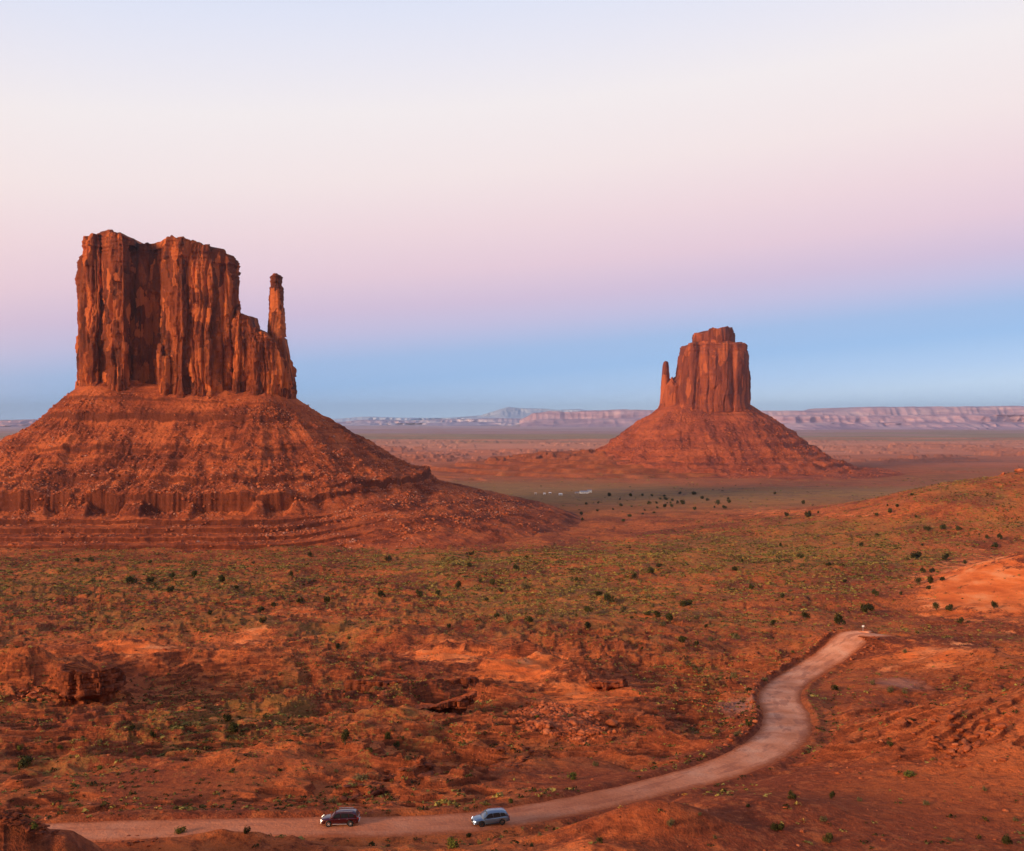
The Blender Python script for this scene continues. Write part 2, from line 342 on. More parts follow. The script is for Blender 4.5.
    t.links.new(c, b.inputs['Base Color'])
    h = math_(t, 'ADD', math_(t, 'MULTIPLY', n4, .25), n3)
    k = bump(t, None, h, .6, .9); k2 = bump(t, b, noise(t, P, 14., 3), .04, .7, k)
    return m
def rock_material(name, warm=1.0, talus=False, scale=1.0):
    m, t, b = new_mat(name, .9, .12)
    geo = N(t, 'ShaderNodeNewGeometry'); P = geo.outputs['Position']; s = scale
    sep = N(t, 'ShaderNodeSeparateXYZ'); t.links.new(geo.outputs['Normal'], sep.inputs[0]); nz_ = sep.outputs['Z']
    strata = noise(t, scaled(t, P, (.004 / s, .004 / s, .16 / s)), 1, 5, .6)
    fine = noise(t, P, .30 / s, 5, .7)
    if not talus:
        streak = noise(t, scaled(t, P, (.075 / s, .075 / s, .008 / s)), 1, 5, .6, .4)
        patch = noise(t, scaled(t, P, (.030 / s, .030 / s, .014 / s)), 1, 4, .6, .3)
        c = ramp(t, patch, [(.38, (.10, .023, .011)), (.49, (.17, .036, .014)), (.60, (.36, .082, .024)), (.72, (.64, .17, .048))]).outputs[0]
        c = mixc(t, mapr(t, streak, .48, .60, 0, .7), c, (.070, .020, .013))
        c = mixc(t, mapr(t, streak, .40, .28, 0, .3), c, (.66, .175, .05))
        c = mixc(t, mapr(t, strata, .54, .66, 0, .4), c, (.17, .045, .026))
        c = mixc(t, mapr(t, fine, .54, .72, 0, .45), c, (.10, .03, .02)); c = mixc(t, mapr(t, fine, .42, .28, 0, .35), c, (.60, .19, .08))
        vo = N(t, 'ShaderNodeTexVoronoi', i_Scale=1.0); dist_ = N(t, 'ShaderNodeVectorMath', operation='ADD'); t.links.new(scaled(t, P, (.085 / s, .085 / s, .030 / s)), dist_.inputs[0])
        nv_ = N(t, 'ShaderNodeTexNoise', i_Scale=.06 / s, i_Detail=4.0); t.links.new(P, nv_.inputs['Vector']); t.links.new(nv_.outputs['Color'], dist_.inputs[1]); t.links.new(dist_.outputs[0], vo.inputs['Vector'])
        cell = N(t, 'ShaderNodeSeparateColor'); t.links.new(vo.outputs['Color'], cell.inputs[0])
        c = mixc(t, mapr(t, cell.outputs[0], .35, .9, 0, .7), c, (.20, .045, .018)); c = mixc(t, mapr(t, cell.outputs[1], .6, .98, 0, .6), c, (.68, .17, .045))
        hgt = math_(t, 'ADD', math_(t, 'MULTIPLY', streak, 1.0), math_(t, 'ADD', fine, math_(t, 'MULTIPLY', strata, .8)))
        k = bump(t, b, hgt, 1.8 * s, .8)
    else:
        patch = noise(t, P, .022 / s, 5, .6); rub = noise(t, P, .16 / s, 5, .75); vor = N(t, 'ShaderNodeTexVoronoi', i_Scale=.22 / s); t.links.new(P, vor.inputs['Vector'])
        c = ramp(t, patch, [(.38, (.17, .036, .015)), (.5, (.33, .068, .022)), (.62, (.52, .118, .034))]).outputs[0]
        c = mixc(t, mapr(t, strata, .5, .64, 0, .5), c, (.13, .030, .015))
        c = mixc(t, mapr(t, strata, .44, .34, 0, .4), c, (.50, .115, .036))
        c = mixc(t, mapr(t, rub, .53, .66, 0, .6), c, (.085, .022, .012)); c = mixc(t, mapr(t, rub, .44, .33, 0, .5), c, (.60, .17, .065))
        steep = mapr(t, nz_, .70, .40); c = mixc(t, math_(t, 'MULTIPLY', steep, .85), c, (.11, .026, .013))
        hgt = math_(t, 'ADD', rub, math_(t, 'MULTIPLY', vor.outputs['Distance'], .25))
        k = bump(t, b, hgt, 3.0 * s, .8)
    if s > 1: c = mixc(t, .35, c, (.27, .065, .042))
    t.links.new(c, b.inputs['Base Color'])
    return m
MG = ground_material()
M_CLIFF = rock_material('varnished_sandstone_cliff'); M_CLIFF2 = rock_material('far_sandstone_cliff', scale=1.6)
M_TAL = rock_material('shale_talus', talus=True); M_TAL2 = rock_material('far_shale_talus', talus=True, scale=1.6)
def stone_mat(name, stops):
    m, t, b = new_mat(name, .9, .12); geo = N(t, 'ShaderNodeNewGeometry'); P = geo.outputs['Position']
    r = ramp(t, noise(t, P, .33, 3, .7), stops); f = noise(t, P, 5., 4, .7)
    st = noise(t, scaled(t, P, (.4, .4, 3.)), 1, 4)
    c = mixc(t, mapr(t, f, .5, .7, 0, .5), r.outputs[0], (.11, .034, .022)); c = mixc(t, mapr(t, st, .52, .64, 0, .5), c, (.14, .04, .024))
    t.links.new(c, b.inputs['Base Color']); bump(t, b, math_(t, 'ADD', f, math_(t, 'MULTIPLY', st, 1.5)), .25, .8); return m
M_STONE = stone_mat('red_boulder_stone', [(.35, (.20, .048, .020)), (.5, (.42, .098, .034)), (.65, (.60, .18, .075))])
M_DSTONE = stone_mat('dark_outcrop_stone', [(.35, (.10, .026, .014)), (.5, (.20, .048, .020)), (.65, (.36, .088, .034))])
M_PALE = stone_mat('pale_scree_stone', [(.35, (.26, .085, .05)), (.5, (.44, .17, .10)), (.65, (.62, .36, .26))])

# ------------------------------------------------------------------ ground sheet
def build_ground():
    ang = np.concatenate([np.linspace(-180, -40, 40, endpoint=False), np.linspace(-40, -30, 60, endpoint=False), np.linspace(-30, 30, 1180, endpoint=False),
                          np.linspace(30, 40, 60, endpoint=False), np.linspace(40, 180, 40, endpoint=False)])
    s = np.concatenate([np.linspace(.0028, .0215, 60, endpoint=False), np.linspace(.0215, .10, 330, endpoint=False), np.linspace(.10, .445, 860)])   # tangent of the look-down angle
    tb = -_zs / (np.exp(_t) - 5 + 1e-9); rr = np.exp(_t) - 5; ok = (rr > 100) & (rr < 70000); o = np.argsort(tb[ok])
    r = np.interp(s, tb[ok][o], rr[ok][o])
    r = np.sort(np.concatenate([[.5, 2, 4, 7, 11, 16, 22, 30, 40, 50, 60, 70, 80, 88, 94, 98, 101], r[(r > 102)], [75000, 95000]]))
    A, Rr = np.meshgrid(np.radians(ang), r, indexing='ij')
    # inside the picture's fan the rings follow straight rows, outside circles
    cosA = np.cos(A); fan = np.abs(A) < R(40); rad = np.where(fan, Rr / np.maximum(cosA, .5), Rr / .766)
    x = rad * np.sin(A); y = rad * cosA
    z, m, bare, rd, px, py, k = land(x.ravel(), y.ravel(), True)
    fx, fy = x.ravel(), y.ravel()
    veg = np.clip(.25 + blobs(px, py, GREEN) - .8 * bare - blobs(px, py, REDFLAT), 0, 1) * k; veg[(fy < 60)] = .3
    pan = blobs(px, py, [(738, 706, 22, 10, 1), (900, 685, 35, 7, .9), (925, 640, 60, 5, .5), (600, 765, 50, 10, .3), (1010, 640, 30, 5, .4)])
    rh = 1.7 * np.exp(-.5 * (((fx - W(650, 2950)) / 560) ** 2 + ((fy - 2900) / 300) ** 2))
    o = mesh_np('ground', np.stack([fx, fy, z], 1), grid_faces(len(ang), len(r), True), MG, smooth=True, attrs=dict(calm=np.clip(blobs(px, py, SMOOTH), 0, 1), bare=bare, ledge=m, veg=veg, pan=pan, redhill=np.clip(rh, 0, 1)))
    tag(o, kind='structure'); return o
build_ground()

def build_road():
    m, t, b = new_mat('graded_dirt', .95, .05); geo = N(t, 'ShaderNodeNewGeometry'); P = geo.outputs['Position']
    cr = attr(t, 'across'); ln = attr(t, 'along')
    cv = N(t, 'ShaderNodeCombineXYZ'); t.links.new(math_(t, 'MULTIPLY', cr, 1.2), cv.inputs[0]); t.links.new(math_(t, 'MULTIPLY', ln, .05), cv.inputs[1])
    tr = noise(t, cv.outputs[0], 1.6, 5, .6); n1 = noise(t, P, .12, 5, .6); n2 = noise(t, P, 1.6, 4, .65)
    c = ramp(t, n1, [(.33, (.62, .21, .095)), (.5, (.78, .30, .15)), (.67, (.84, .39, .22))]).outputs[0]
    c = mixc(t, mapr(t, tr, .5, .62, 0, .6), c, (.40, .14, .08)); c = mixc(t, mapr(t, n2, .56, .72, 0, .4), c, (.56, .24, .155)); c = mixc(t, mapr(t, n2, .44, .3, 0, .4), c, (.34, .12, .07))
    edge = mapr(t, math_(t, 'ADD', math_(t, 'ABSOLUTE', cr), math_(t, 'MULTIPLY', math_(t, 'SUBTRACT', n2, .5), .7)), .55, .98)
    c = mixc(t, math_(t, 'MULTIPLY', edge, .95), c, (.42, .098, .03))
    lo = mapr(t, ln, 70., 150.); c = mixc(t, math_(t, 'MULTIPLY', math_(t, 'SUBTRACT', 1.0, lo), .55), c, (.46, .125, .05))
    t.links.new(c, b.inputs['Base Color']); bump(t, b, math_(t, 'ADD', tr, n2), .2, .9)
    P0 = RC; d = np.gradient(P0[:, :2], axis=0); d /= np.linalg.norm(d, axis=1)[:, None]; nrm = np.stack([-d[:, 1], d[:, 0]], 1)
    # resample finely
    L = np.concatenate([[0], np.cumsum(np.linalg.norm(np.diff(P0[:, :2], axis=0), axis=1))]); q = np.arange(0, L[-1], .8)
    I = lambda a: np.interp(q, L, a)
    cx, cy, cz, w, nx, ny = I(P0[:, 0]), I(P0[:, 1]), I(P0[:, 2]), I(P0[:, 3]), I(nrm[:, 0]), I(nrm[:, 1])
    a = np.linspace(-1, 1, 31); A, Q = np.meshgrid(a, q); 
    wob = 1 + .09 * pn(q[:, None] / 6 + 0 * A, np.sign(A) * 5 + 0 * A, 77)
    hw = (w[:, None] / 2) * wob
    X = cx[:, None] + nx[:, None] * A * hw; Y = cy[:, None] + ny[:, None] * A * hw
    Z = cz[:, None] + .03 - .05 * np.abs(A) ** 6 * 3 + .04 * pn(X / 2.5, Y / 2.5, 5) - .03 * (np.exp(-((np.abs(A) - .45) / .09) ** 2))
    o = mesh_np('dirt_road', np.stack([X, Y, Z], -1).reshape(-1, 3), grid_faces(len(q), 31), m, smooth=True, attrs=dict(across=A, along=Q)); tag(o, kind='structure')
build_road()

# ------------------------------------------------------------------ buttes
def closed(P, step):
    P = np.array(P, float); Q = np.vstack([P, P[:1]]); seg = np.linalg.norm(np.diff(Q, axis=0), axis=1); L = np.concatenate([[0], np.cumsum(seg)])
    n = max(24, int(L[-1] / step)); q = np.linspace(0, L[-1], n, endpoint=False)
    out = np.stack([np.interp(q, L, Q[:, 0]), np.interp(q, L, Q[:, 1])], 1)
    for _ in range(3): out = .25 * np.roll(out, 1, 0) + .5 * out + .25 * np.roll(out, -1, 0)
    return out, q
def cliff(name, plan, zb, topfn, mat, parent, step=1.1, sc=1.0, seed=0, rim=1., taper=0., flare=5, cap=8, capn=.5, colamp=1.0, caph=.0, midx=None, step_back=()):
    """plan: closed outline (counter-clockwise seen from above); topfn(x) height of the rim; the wall is grooved into columns and layered"""
    P, q = closed(plan, step); n = len(P)
    tg = np.roll(P, -1, 0) - np.roll(P, 1, 0); tg /= np.linalg.norm(tg, axis=1)[:, None] + 1e-9; nr = np.stack([tg[:, 1], -tg[:, 0]], 1)
    for _ in range(8): nr = .25 * np.roll(nr, 1, 0) + .5 * nr + .25 * np.roll(nr, -1, 0)
    area = .5 * np.sum(P[:, 0] * np.roll(P[:, 1], -1) - np.roll(P[:, 0], -1) * P[:, 1])
    if area < 0: nr = -nr
    c = P.mean(0)
    zt = topfn(P[:, 0]); zt = zt + sc * (2.2 * terr(fbm(q / (14 * sc), 0 * q, seed + 3, 3) * 2.5, 1.0, .6) + .8 * pn(q / (3 * sc), 0 * q, seed + 4))
    H = zt.max() - zb; nz = int(H / (step * 1.0)); tt = np.linspace(0, 1, nz)
    Zs = zb + tt[None, :] * (zt[:, None] - zb); qq = q[:, None] + 0 * Zs
    zz = Zs - zb; warp = 2.5 * sc * pn(zz / (45 * sc), qq / (60 * sc), seed + 9)
    u = (qq + warp) / sc; v = zz / sc
    col1 = np.abs(pn(u / 21, v / 420 + 3, seed + 1)) ; col2 = np.abs(pn(u / 8.5, v / 170, seed + 2)); col3 = np.abs(pn(u / 3.3, v / 60, seed + 5))
    off = colamp * ( -5.0 * np.exp(-(col1 / .07) ** 2) - 1.8 * np.exp(-(col2 / .05) ** 2) * ss(-.3, .4, pn(u / 40, v / 55, seed + 21)) - .25 * np.exp(-(col3 / .12) ** 2) * ss(-.1, .5, pn(u / 25, v / 30, seed + 22)))
    off += colamp * 2.0 * fbm(u / 30, v / 60, seed + 6, 3)
    for cw, ch, am, sh in ((19., 58., 5.0, 31), (9., 21., 2.8, 37), (4.2, 8., 1.3, 43)):     # joint-bounded slabs
        cu = u / cw + .35 * pn(u / (cw * 2.3), v / (ch * 1.5), seed + sh); iu = np.floor(cu); cv = v / ch + 7.3 * pn(iu * .77 + .31, 0 * v + .5, seed + sh + 1) + .25 * pn(u / cw, v / ch, seed + sh + 2); iv = np.floor(cv)
        off += am * colamp * (_hash(iu, iv, seed + sh).astype(float) / 4294967296. - .5)
        fu = cu - iu; off -= am * colamp * .35 * np.exp(-(np.minimum(fu, 1 - fu) / .05) ** 2)
    # slabs that have come away: stepped faces
    off += colamp * 1.6 * terr(fbm(u / 12 + 9, v / 60, seed + 7, 2) * 2.2, .8, .85)
    off += .7 * fbm(u / 3.2, v / 3.2, seed + 8, 3)
    # bedding, strongest near rim and foot
    bed = pn(v / 3.4, u / 160 + 2, seed + 10) + .6 * pn(v / 1.6, u / 70, seed + 11); T = tt[None, :]
    off += bed * (.35 + 1.5 * ss(.80, .93, T) + 1.1 * ss(.16, .04, T))
    off += flare * ss(.20, 0, T) ** 1.3 + flare * .35 * terr(ss(.16, 0, T) * 3, 1, .5) / 3
    off -= rim * (2.6 * ss(.86, .90, T) * (1 + pn(u / 30, 0 * v, seed + 12)) + 5 * ss(.965, 1.0, T))
    off += taper * (1 - T)
    for (za, zb2, d) in step_back: off -= d * ss(za, zb2, Zs)
    off = off * sc
    X = P[:, 0][:, None] + nr[:, 0][:, None] * off; Y = P[:, 1][:, None] + nr[:, 1][:, None] * off
    V = [np.stack([X, Y, Zs + .4 * sc * pn(u / 4, v / 4, seed + 13)], -1)]
    # cap: rings closing on the spine
    x0, x1 = P[:, 0].min(), P[:, 0].max(); yc = .5 * (P[:, 1].min() + P[:, 1].max()); hy = .5 * (P[:, 1].max() - P[:, 1].min())
    sp = np.stack([np.clip(P[:, 0], x0 + min(hy, (x1 - x0) * .48), x1 - min(hy, (x1 - x0) * .48)), np.full(n, yc)], 1)
    ex, ey = X[:, -1], Y[:, -1]; capv = []
    for i in range(1, cap + 1):
        f = (i / cap); xx = ex + (sp[:, 0] - ex) * f; y2 = ey + (sp[:, 1] - ey) * f
        zc = V[0][:, -1, 2] * (1 - f) + (topfn(sp[:, 0])) * f
        zc = zc + (1.0 * fbm(xx / (9 * sc), y2 / (9 * sc), seed + 14, 3) * sc + caph * ss(0, .3, f)) * ss(0, .2, f)
        capv.append(np.stack([xx, y2, zc], -1))
    V = np.concatenate([V[0], np.stack(capv, 1)], 1); nv = V.shape[1]
    fc = grid_faces(n, nv, True)
    if area < 0: fc = fc[:, ::-1]
    return mesh_np(name, V.reshape(-1, 3), fc, mat, parent)
def talus(name, cx, cy, hx, R0, mat, parent, prof_front, prof_side, sc, emax, step, seed, dense=(), tilt=0.):
    # stadium ring: perimeter point and outward normal
    per = 4 * hx + 2 * math.pi * R0
    arc = np.linspace(-math.pi / 2, math.pi / 2, int(math.pi * (R0 + emax * .55) / (step * 1.5)))
    nf = int(2 * hx / step); pts = []
    fx = np.linspace(-hx, hx, nf); pts += [(x_, 0, 0, -1) for x_ in fx]
    pts += [(hx, 0, math.cos(a), math.sin(a)) for a in arc[1:]]
    pts += [(x_, 0, 0, 1) for x_ in np.linspace(hx, -hx, 60)[1:]]
    pts += [(-hx, 0, -math.cos(a), -math.sin(a)) for a in -arc[1:][::-1][::-1] * -1]
    pts = np.array(pts); pts = pts[:-1]
    e = np.arange(0, emax, step * 1.05); ex = [np.arange(a, b, step * .35) for a, b in dense]; e = np.unique(np.round(np.concatenate([e] + ex), 3))
    e = np.concatenate([[-22 * sc, -8 * sc], e])
    U = pts[:, None, :]; E = e[None, :]
    X = cx + U[..., 0] + U[..., 2] * (R0 + E); Y = cy + U[..., 3] * (R0 + E)
    x, y = X / sc, Y / sc; En = E / sc
    # angle coordinate that stays fixed down the slope
    Ua = (U[..., 0] + np.arctan2(U[..., 2], -U[..., 3]) * 150) / sc + 0 * E
    warp = 9 * fbm(Ua / 60, En / 150 + 0 * Ua, seed, 3) + 3.0 * fbm(x / 14, y / 14, seed + 1, 3) + (2.4 * np.abs(pn(Ua / 4.2, En / 60 + 0 * Ua, seed + 2)) + 2.5 * np.abs(pn(Ua / 11, En / 80 + 0 * Ua, seed + 12))) * np.exp(-((En - 208) / 14) ** 2)
    ee = En + warp * ss(2, 60, En)
    zf = np.interp(ee, *prof_front); zs = np.interp(ee, *prof_side)
    wr = ss(.25, .85, np.abs(U[..., 2])) + 0 * E
    fans = ss(-.05, .25, fbm(Ua / 34 + 3, En / 200 + 0 * Ua, seed + 3, 2)) * .85
    zsm = np.interp(ee, prof_side[0], prof_side[1])
    z = zf * (1 - wr) + zs * wr
    lowp = np.interp(ee, [0, 40, 100, 150, 198, 236, 300, 420, 600], np.interp([0, 40, 100, 150, 198, 236, 300, 420, 600], *prof_front))
    z = z + fans * (.35 + .65 * ss(196, 205, ee)) * (1 - wr * .4) * (lowp - z) * ss(250, 220, ee)
    # gullies and ribs down the slope, rubble over all
    rib = fbm(Ua / 26, En / 500 + 0 * Ua, seed + 4, 3); g2 = np.abs(pn(Ua / 9 , En / 160 + 0 * Ua, seed + 5))
    amp = ss(0, 90, En) * (.12 + .88 * ss(240, 205, En)) + .12
    gm = ss(-.1, .4, fbm(x / 60, y / 60, seed + 15, 2)) * (1 if sc == 1 else .35)
    z = z + 5.0 * rib * amp + 6.0 * fbm(x / 38, y / 38, seed + 16, 3) * amp - 1.3 * np.exp(-(g2 / .13) ** 2) * amp * gm - 2.4 * ss(-.2, .4, pn(Ua / 80, En / 120 + 0 * Ua, seed + 33)) * np.exp(-(np.abs(pn(Ua / 30 + 5 + .3 * pn(Ua / 14, En / 40, seed + 31), En / 260 + 0 * Ua, seed + 30)) / .10) ** 2) * amp
    rough = 2.6 * fbm(x / 15, y / 15, seed + 6, 3) + 1.5 * fbm(x / 4.6, y / 4.6, seed + 7, 2) * (.4 + ss(-.2, .3, fbm(x / 50, y / 50, seed + 40, 2))) + .9 * fbm(x / 1.9, y / 1.9, seed + 17, 2)
    z = z + rough * ss(0, 10, En) * np.maximum(.22 + .78 * ss(245, 200, En), .95 * wr) + (10 - .055 * (x - (cx / sc - hx / sc))) * tilt * ss(70, -10, En)
    Z = z * sc if sc != 1 else z
    # settle into the plain at the foot
    foot = ss(emax * .80, emax * .98, E)
    g = base(X, Y); Z = Z * (1 - foot) + (g - 4) * foot + 0 * X
    o = mesh_np(name, np.stack([X, Y, Z], -1).reshape(-1, 3), grid_faces(len(pts), len(e), True), mat, parent)
    n = len(o.data.polygons); return o, np.stack([X, Y, Z, En + 0 * X], -1)

PS = (np.array([-30, 0, 54, 106, 165, 195, 197, 207, 212, 254, 300, 350, 410, 480]), np.array([52, 30, -11, -41, -73, -80, -91, -97, -99, -108, -119, -131, -145, -165]))
PF = (np.array([-30, 0, 14, 15.5, 40, 42, 46, 48, 98, 100.5, 128, 130, 152, 158, 160.5, 200, 206, 208, 214, 236, 238, 262, 264, 292, 294, 320, 322, 346, 348, 400, 480]),
      np.array([54, 33, 25, 20, 5, -6, -8, -9, -38, -45, -59, -64, -72, -74, -84, -91, -94, -118, -121, -123, -130, -130.5, -137, -137.5, -143, -143.5, -149, -149.5, -153, -155, -168]))

def xat(px, d): return (px - 512) / F * d
# ---- nearer butte
WB = 1500.0
west = empty('sandstone_butte', (xat(188, WB), WB, -146)); wl = west.location
inv = lambda o: o  # parts keep world coordinates through the parent inverse
def put(o, root):
    o.matrix_parent_inverse = Matrix.Translation(-root.location); return o
def prof_top(pts, d):
    xs = np.array([xat(p, d) for p, _ in pts]); zs = np.array([(418 - y) / F * d for _, y in pts]); return lambda x: np.interp(x, xs, zs)
def planpx(pts, d): return [(xat(p, d + yo), d + yo) for p, yo in pts]
mp = [(76.5, 8), (78.5, -16), (82, -34), (91, -42), (99, -40), (101, -24), (104, -38), (110, -54), (124, -56), (128, -40), (130, -16), (140, -10), (152, -12), (160, -22), (164, -42), (170, -56),
      (182, -62), (188, -52), (197, -58), (212, -54), (217, -44), (228, -42), (235, -28), (239, -4), (236, 26), (212, 44), (160, 46), (120, 48), (90, 40), (79, 26)]
put(cliff('main_cliff', planpx(mp, WB), 12, prof_top([(60, 262), (78, 262), (83, 258), (87, 247), (92, 241), (104, 238), (118, 237), (136, 240), (140, 245), (150, 244), (158, 246), (167, 243), (180, 242), (195, 245), (205, 246), (213, 249.5), (226, 252), (232, 253), (236, 259), (250, 264)], WB), M_CLIFF, west, seed=100, rim=.45), west)
put(cliff('cap_rock', planpx([(90, 10), (95, -26), (108, -38), (124, -40), (134, -24), (137, 4), (132, 24), (112, 34), (96, 28)], WB), 254, prof_top([(80, 242), (95, 240), (104, 236), (112, 233.5), (120, 233.5), (128, 236), (134, 239), (140, 242)], WB), M_CLIFF, west, seed=120, flare=3, step=1.0, colamp=.35), west)
put(cliff('top_ledge', planpx([(138, 10), (150, -6), (166, -26), (182, -44), (198, -42), (208, -28), (216, 0), (206, 26), (160, 32)], WB), 250, prof_top([(138, 246), (158, 243), (168, 240.5), (182, 241), (200, 243.5), (210, 247), (224, 251), (232, 252)], WB), M_CLIFF, west, seed=126, flare=3, step=1.1, colamp=.35), west)
sp_ = [(226, 4), (230, -34), (238, -46), (246, -40), (254, -48), (264, -44), (272, -40), (282, -34), (292, -22), (297, 0), (292, 22), (260, 34), (232, 28)]
put(cliff('shoulder_cliff', planpx(sp_, WB), 10, prof_top([(220, 318), (240, 320), (243, 316), (253, 317), (256, 328), (262, 330), (266, 333), (272, 334), (284, 344), (289, 352), (292, 368), (297, 384)], WB), M_CLIFF, west, seed=140, flare=7), west)
put(cliff('buttress', planpx([(233, 0), (235, -36), (240, -44), (241.5, -20), (241, 6), (237, 14)], WB), 12, prof_top([(230, 302), (240, 306), (244, 320)], WB), M_CLIFF, west, seed=146, flare=4, cap=4, colamp=.5), west)
put(cliff('pinnacle', planpx([(157, -36), (159, -56), (164, -62), (170, -58), (172, -40), (165, -28)], WB), 14, prof_top([(155, 356), (160, 348), (165, 343), (169, 348), (173, 358)], WB), M_CLIFF, west, seed=150, flare=5, cap=4, colamp=.6, rim=.5), west)
# thumb: narrow spire
put(cliff('thumb_spire', planpx([(270.5, 2), (271.5, -11), (277, -15), (281, -11), (282.5, 2), (280, 12), (274, 12)], WB), 60, prof_top([(268, 277), (272, 274.5), (280, 274.5), (285, 277)], WB), M_CLIFF, west, seed=160, flare=3, step=.8, cap=5, colamp=.45, rim=.2, taper=8., step_back=((196, 201, .8), (204, 208, -1.2))), west)
put(cliff('thumb_buttress', planpx([(275, 2), (278, -26), (287, -32), (295, -20), (297.5, 2), (292, 18), (280, 18)], WB), 10, prof_top([(272, 338), (285, 337), (288, 352), (291.5, 364), (294, 380), (299, 392)], WB), M_CLIFF, west, seed=170, flare=4, step=1.0, cap=4, colamp=.5, rim=.4), west)
hxw = (xat(298, WB) - xat(80, WB)) / 2 - 48
tw, WTV = talus('talus_slope', (xat(298, WB) + xat(80, WB)) / 2, WB, hxw, 52, M_TAL, west, PF, PS, 1.0, 475, 1.25, 300, dense=((196, 222), (232, 350)), tilt=1.)
put(tw, west)
tag(west, 'nearest and tallest red sandstone butte, left, with a thin thumb spire on its right', 'butte')
# ---- farther butte
EB = 3000.0
east = empty('sandstone_butte', (xat(707, EB), EB, -156))
ep = [(675, 0), (676, -50), (682, -90), (692, -100), (700, -92), (705, -104), (716, -110), (728, -108), (733, -96), (737, -104), (744, -92), (748, -60), (750, 0), (744, 70), (712, 90), (684, 70)]
put(cliff('main_cliff', planpx(ep, EB), 18, prof_top([(660, 380), (675, 378), (677, 366), (679, 354), (682.5, 345.5), (690, 343.5), (736, 344.5), (745, 345), (747, 352), (750, 372), (753, 390)], EB), M_CLIFF2, east, step=2.0, sc=1.5, seed=400, flare=4, colamp=.5, rim=.3), east)
put(cliff('cap_rock', planpx([(692, -20), (697, -64), (712, -74), (726, -70), (733, -40), (735, 0), (728, 40), (704, 50), (694, 20)], EB), 215, prof_top([(690, 335), (696, 334.5), (702.5, 334), (704, 330.5), (713, 330), (722, 328.5), (731, 328.5), (732.5, 332), (736, 334)], EB), M_CLIFF2, east, step=2.0, sc=1.2, seed=420, rim=.15, flare=2, colamp=.35), east)
put(cliff('thumb_spire', planpx([(662.5, 0), (663.5, -18), (666.5, -20), (668.5, -12), (668.5, 6), (665, 14)], EB), 20, prof_top([(660, 364), (664, 361.5), (668, 361.5), (671, 364)], EB), M_CLIFF2, east, step=1.6, sc=1.0, seed=440, flare=5, taper=11, rim=.25, cap=3, colamp=.25), east)
put(cliff('saddle_cliff', planpx([(662, 10), (664, -36), (672, -56), (682, -60), (684, 10), (672, 36)], EB), 18, prof_top([(660, 392), (665, 381), (668, 377), (671, 382), (673, 382), (677, 377), (684, 375)], EB), M_CLIFF2, east, step=2.0, sc=1.2, seed=450, flare=5, cap=4, colamp=.5), east)
PE = (np.array([-30, 0, 28, 60, 84, 120, 122, 150, 152, 189, 191, 215, 217, 240, 262, 264, 294, 297, 350, 420, 480]) / 1.5, np.array([52, 34, 12, -8, -24, -48, -56, -69, -79, -96, -105, -110, -120, -124, -127, -136, -142, -149, -150, -155, -175]) / 1.5)
hxe = (xat(752, EB) - xat(662, EB)) / 2 - 84
te, ETV = talus('talus_slope', (xat(752, EB) + xat(662, EB)) / 2, EB, hxe, 88, M_TAL2, east, PE, PE, 1.5, 470, 2.6, 500)
put(te, east)
tag(east, 'farther flat-capped sandstone butte on a cone of red talus, right of centre', 'butte')

# ------------------------------------------------------------------ far mesas and mountain
def mesa(name, pts, d, depth, seed, mat, zb=-170, cliffy=.5, wob=300, step=12, dx=0):
    xs = np.array([xat(p, d) for p, _ in pts]); zs = np.array([(418 - y) / F * d for _, y in pts])
    x = np.arange(xs[0], xs[-1], step); top = np.interp(x, xs, zs)
    top = top + terr(fbm(x / 900, 0 * x, seed, 4) * 60, 14, .7) * .6 * (cliffy) + fbm(x / 160, 0 * x, seed + 1, 3) * 9
    v = np.concatenate([np.linspace(0, .5, 16), np.linspace(.52, .66, 12), np.linspace(.68, 1, 6)])
    X, V = np.meshgrid(x, v, indexing='ij'); T = top[:, None]
    prof = np.interp(V, [0, .25, .30, .5, .60, .66, 1], [0, .22, .36, .52, .92, 1.0, 1.0]) if cliffy > 0 else ss(0, .8, V)
    Z = zb + (T - zb) * prof
    slope = np.interp(V, [0, .5, .66, 1], [0, depth * .32, depth * .36, depth])
    g = fbm(X / 1700, V * 1.2, seed + 2, 5) * wob * 1.6 + np.abs(pn(X / 230, V * 2, seed + 3)) * wob * .35
    Y = d + slope + g * ss(1.0, .3, V) * (1 if cliffy > 0 else .4)
    Z = Z + fbm(X / 90, V * 14, seed + 4, 3) * 7 * ss(0, .1, V)
    o = mesh_np(name, np.stack([X, Y, Z], -1).reshape(-1, 3), grid_faces(len(x), len(v)), mat); tag(o, kind='structure'); return o
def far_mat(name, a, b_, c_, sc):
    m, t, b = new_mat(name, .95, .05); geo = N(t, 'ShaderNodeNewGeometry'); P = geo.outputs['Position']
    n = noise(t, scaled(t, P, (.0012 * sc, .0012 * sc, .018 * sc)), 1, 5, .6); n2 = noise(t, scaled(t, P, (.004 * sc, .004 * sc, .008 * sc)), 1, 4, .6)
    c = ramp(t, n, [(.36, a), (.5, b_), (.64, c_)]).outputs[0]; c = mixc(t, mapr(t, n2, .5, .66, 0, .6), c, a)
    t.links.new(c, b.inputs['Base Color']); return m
MF = far_mat('haze_tinted_mesa_rock', (.30, .19, .26), (.44, .28, .34), (.56, .38, .40), 1); MF2 = far_mat('pale_badland_rock', (.30, .24, .36), (.42, .33, .42), (.68, .58, .60), 1); MF3 = far_mat('haze_tinted_mountain_rock', (.42, .47, .62), (.45, .50, .65), (.48, .53, .66), .3)  # mesa lilac and mountain blue are distance haze painted into the rock colours
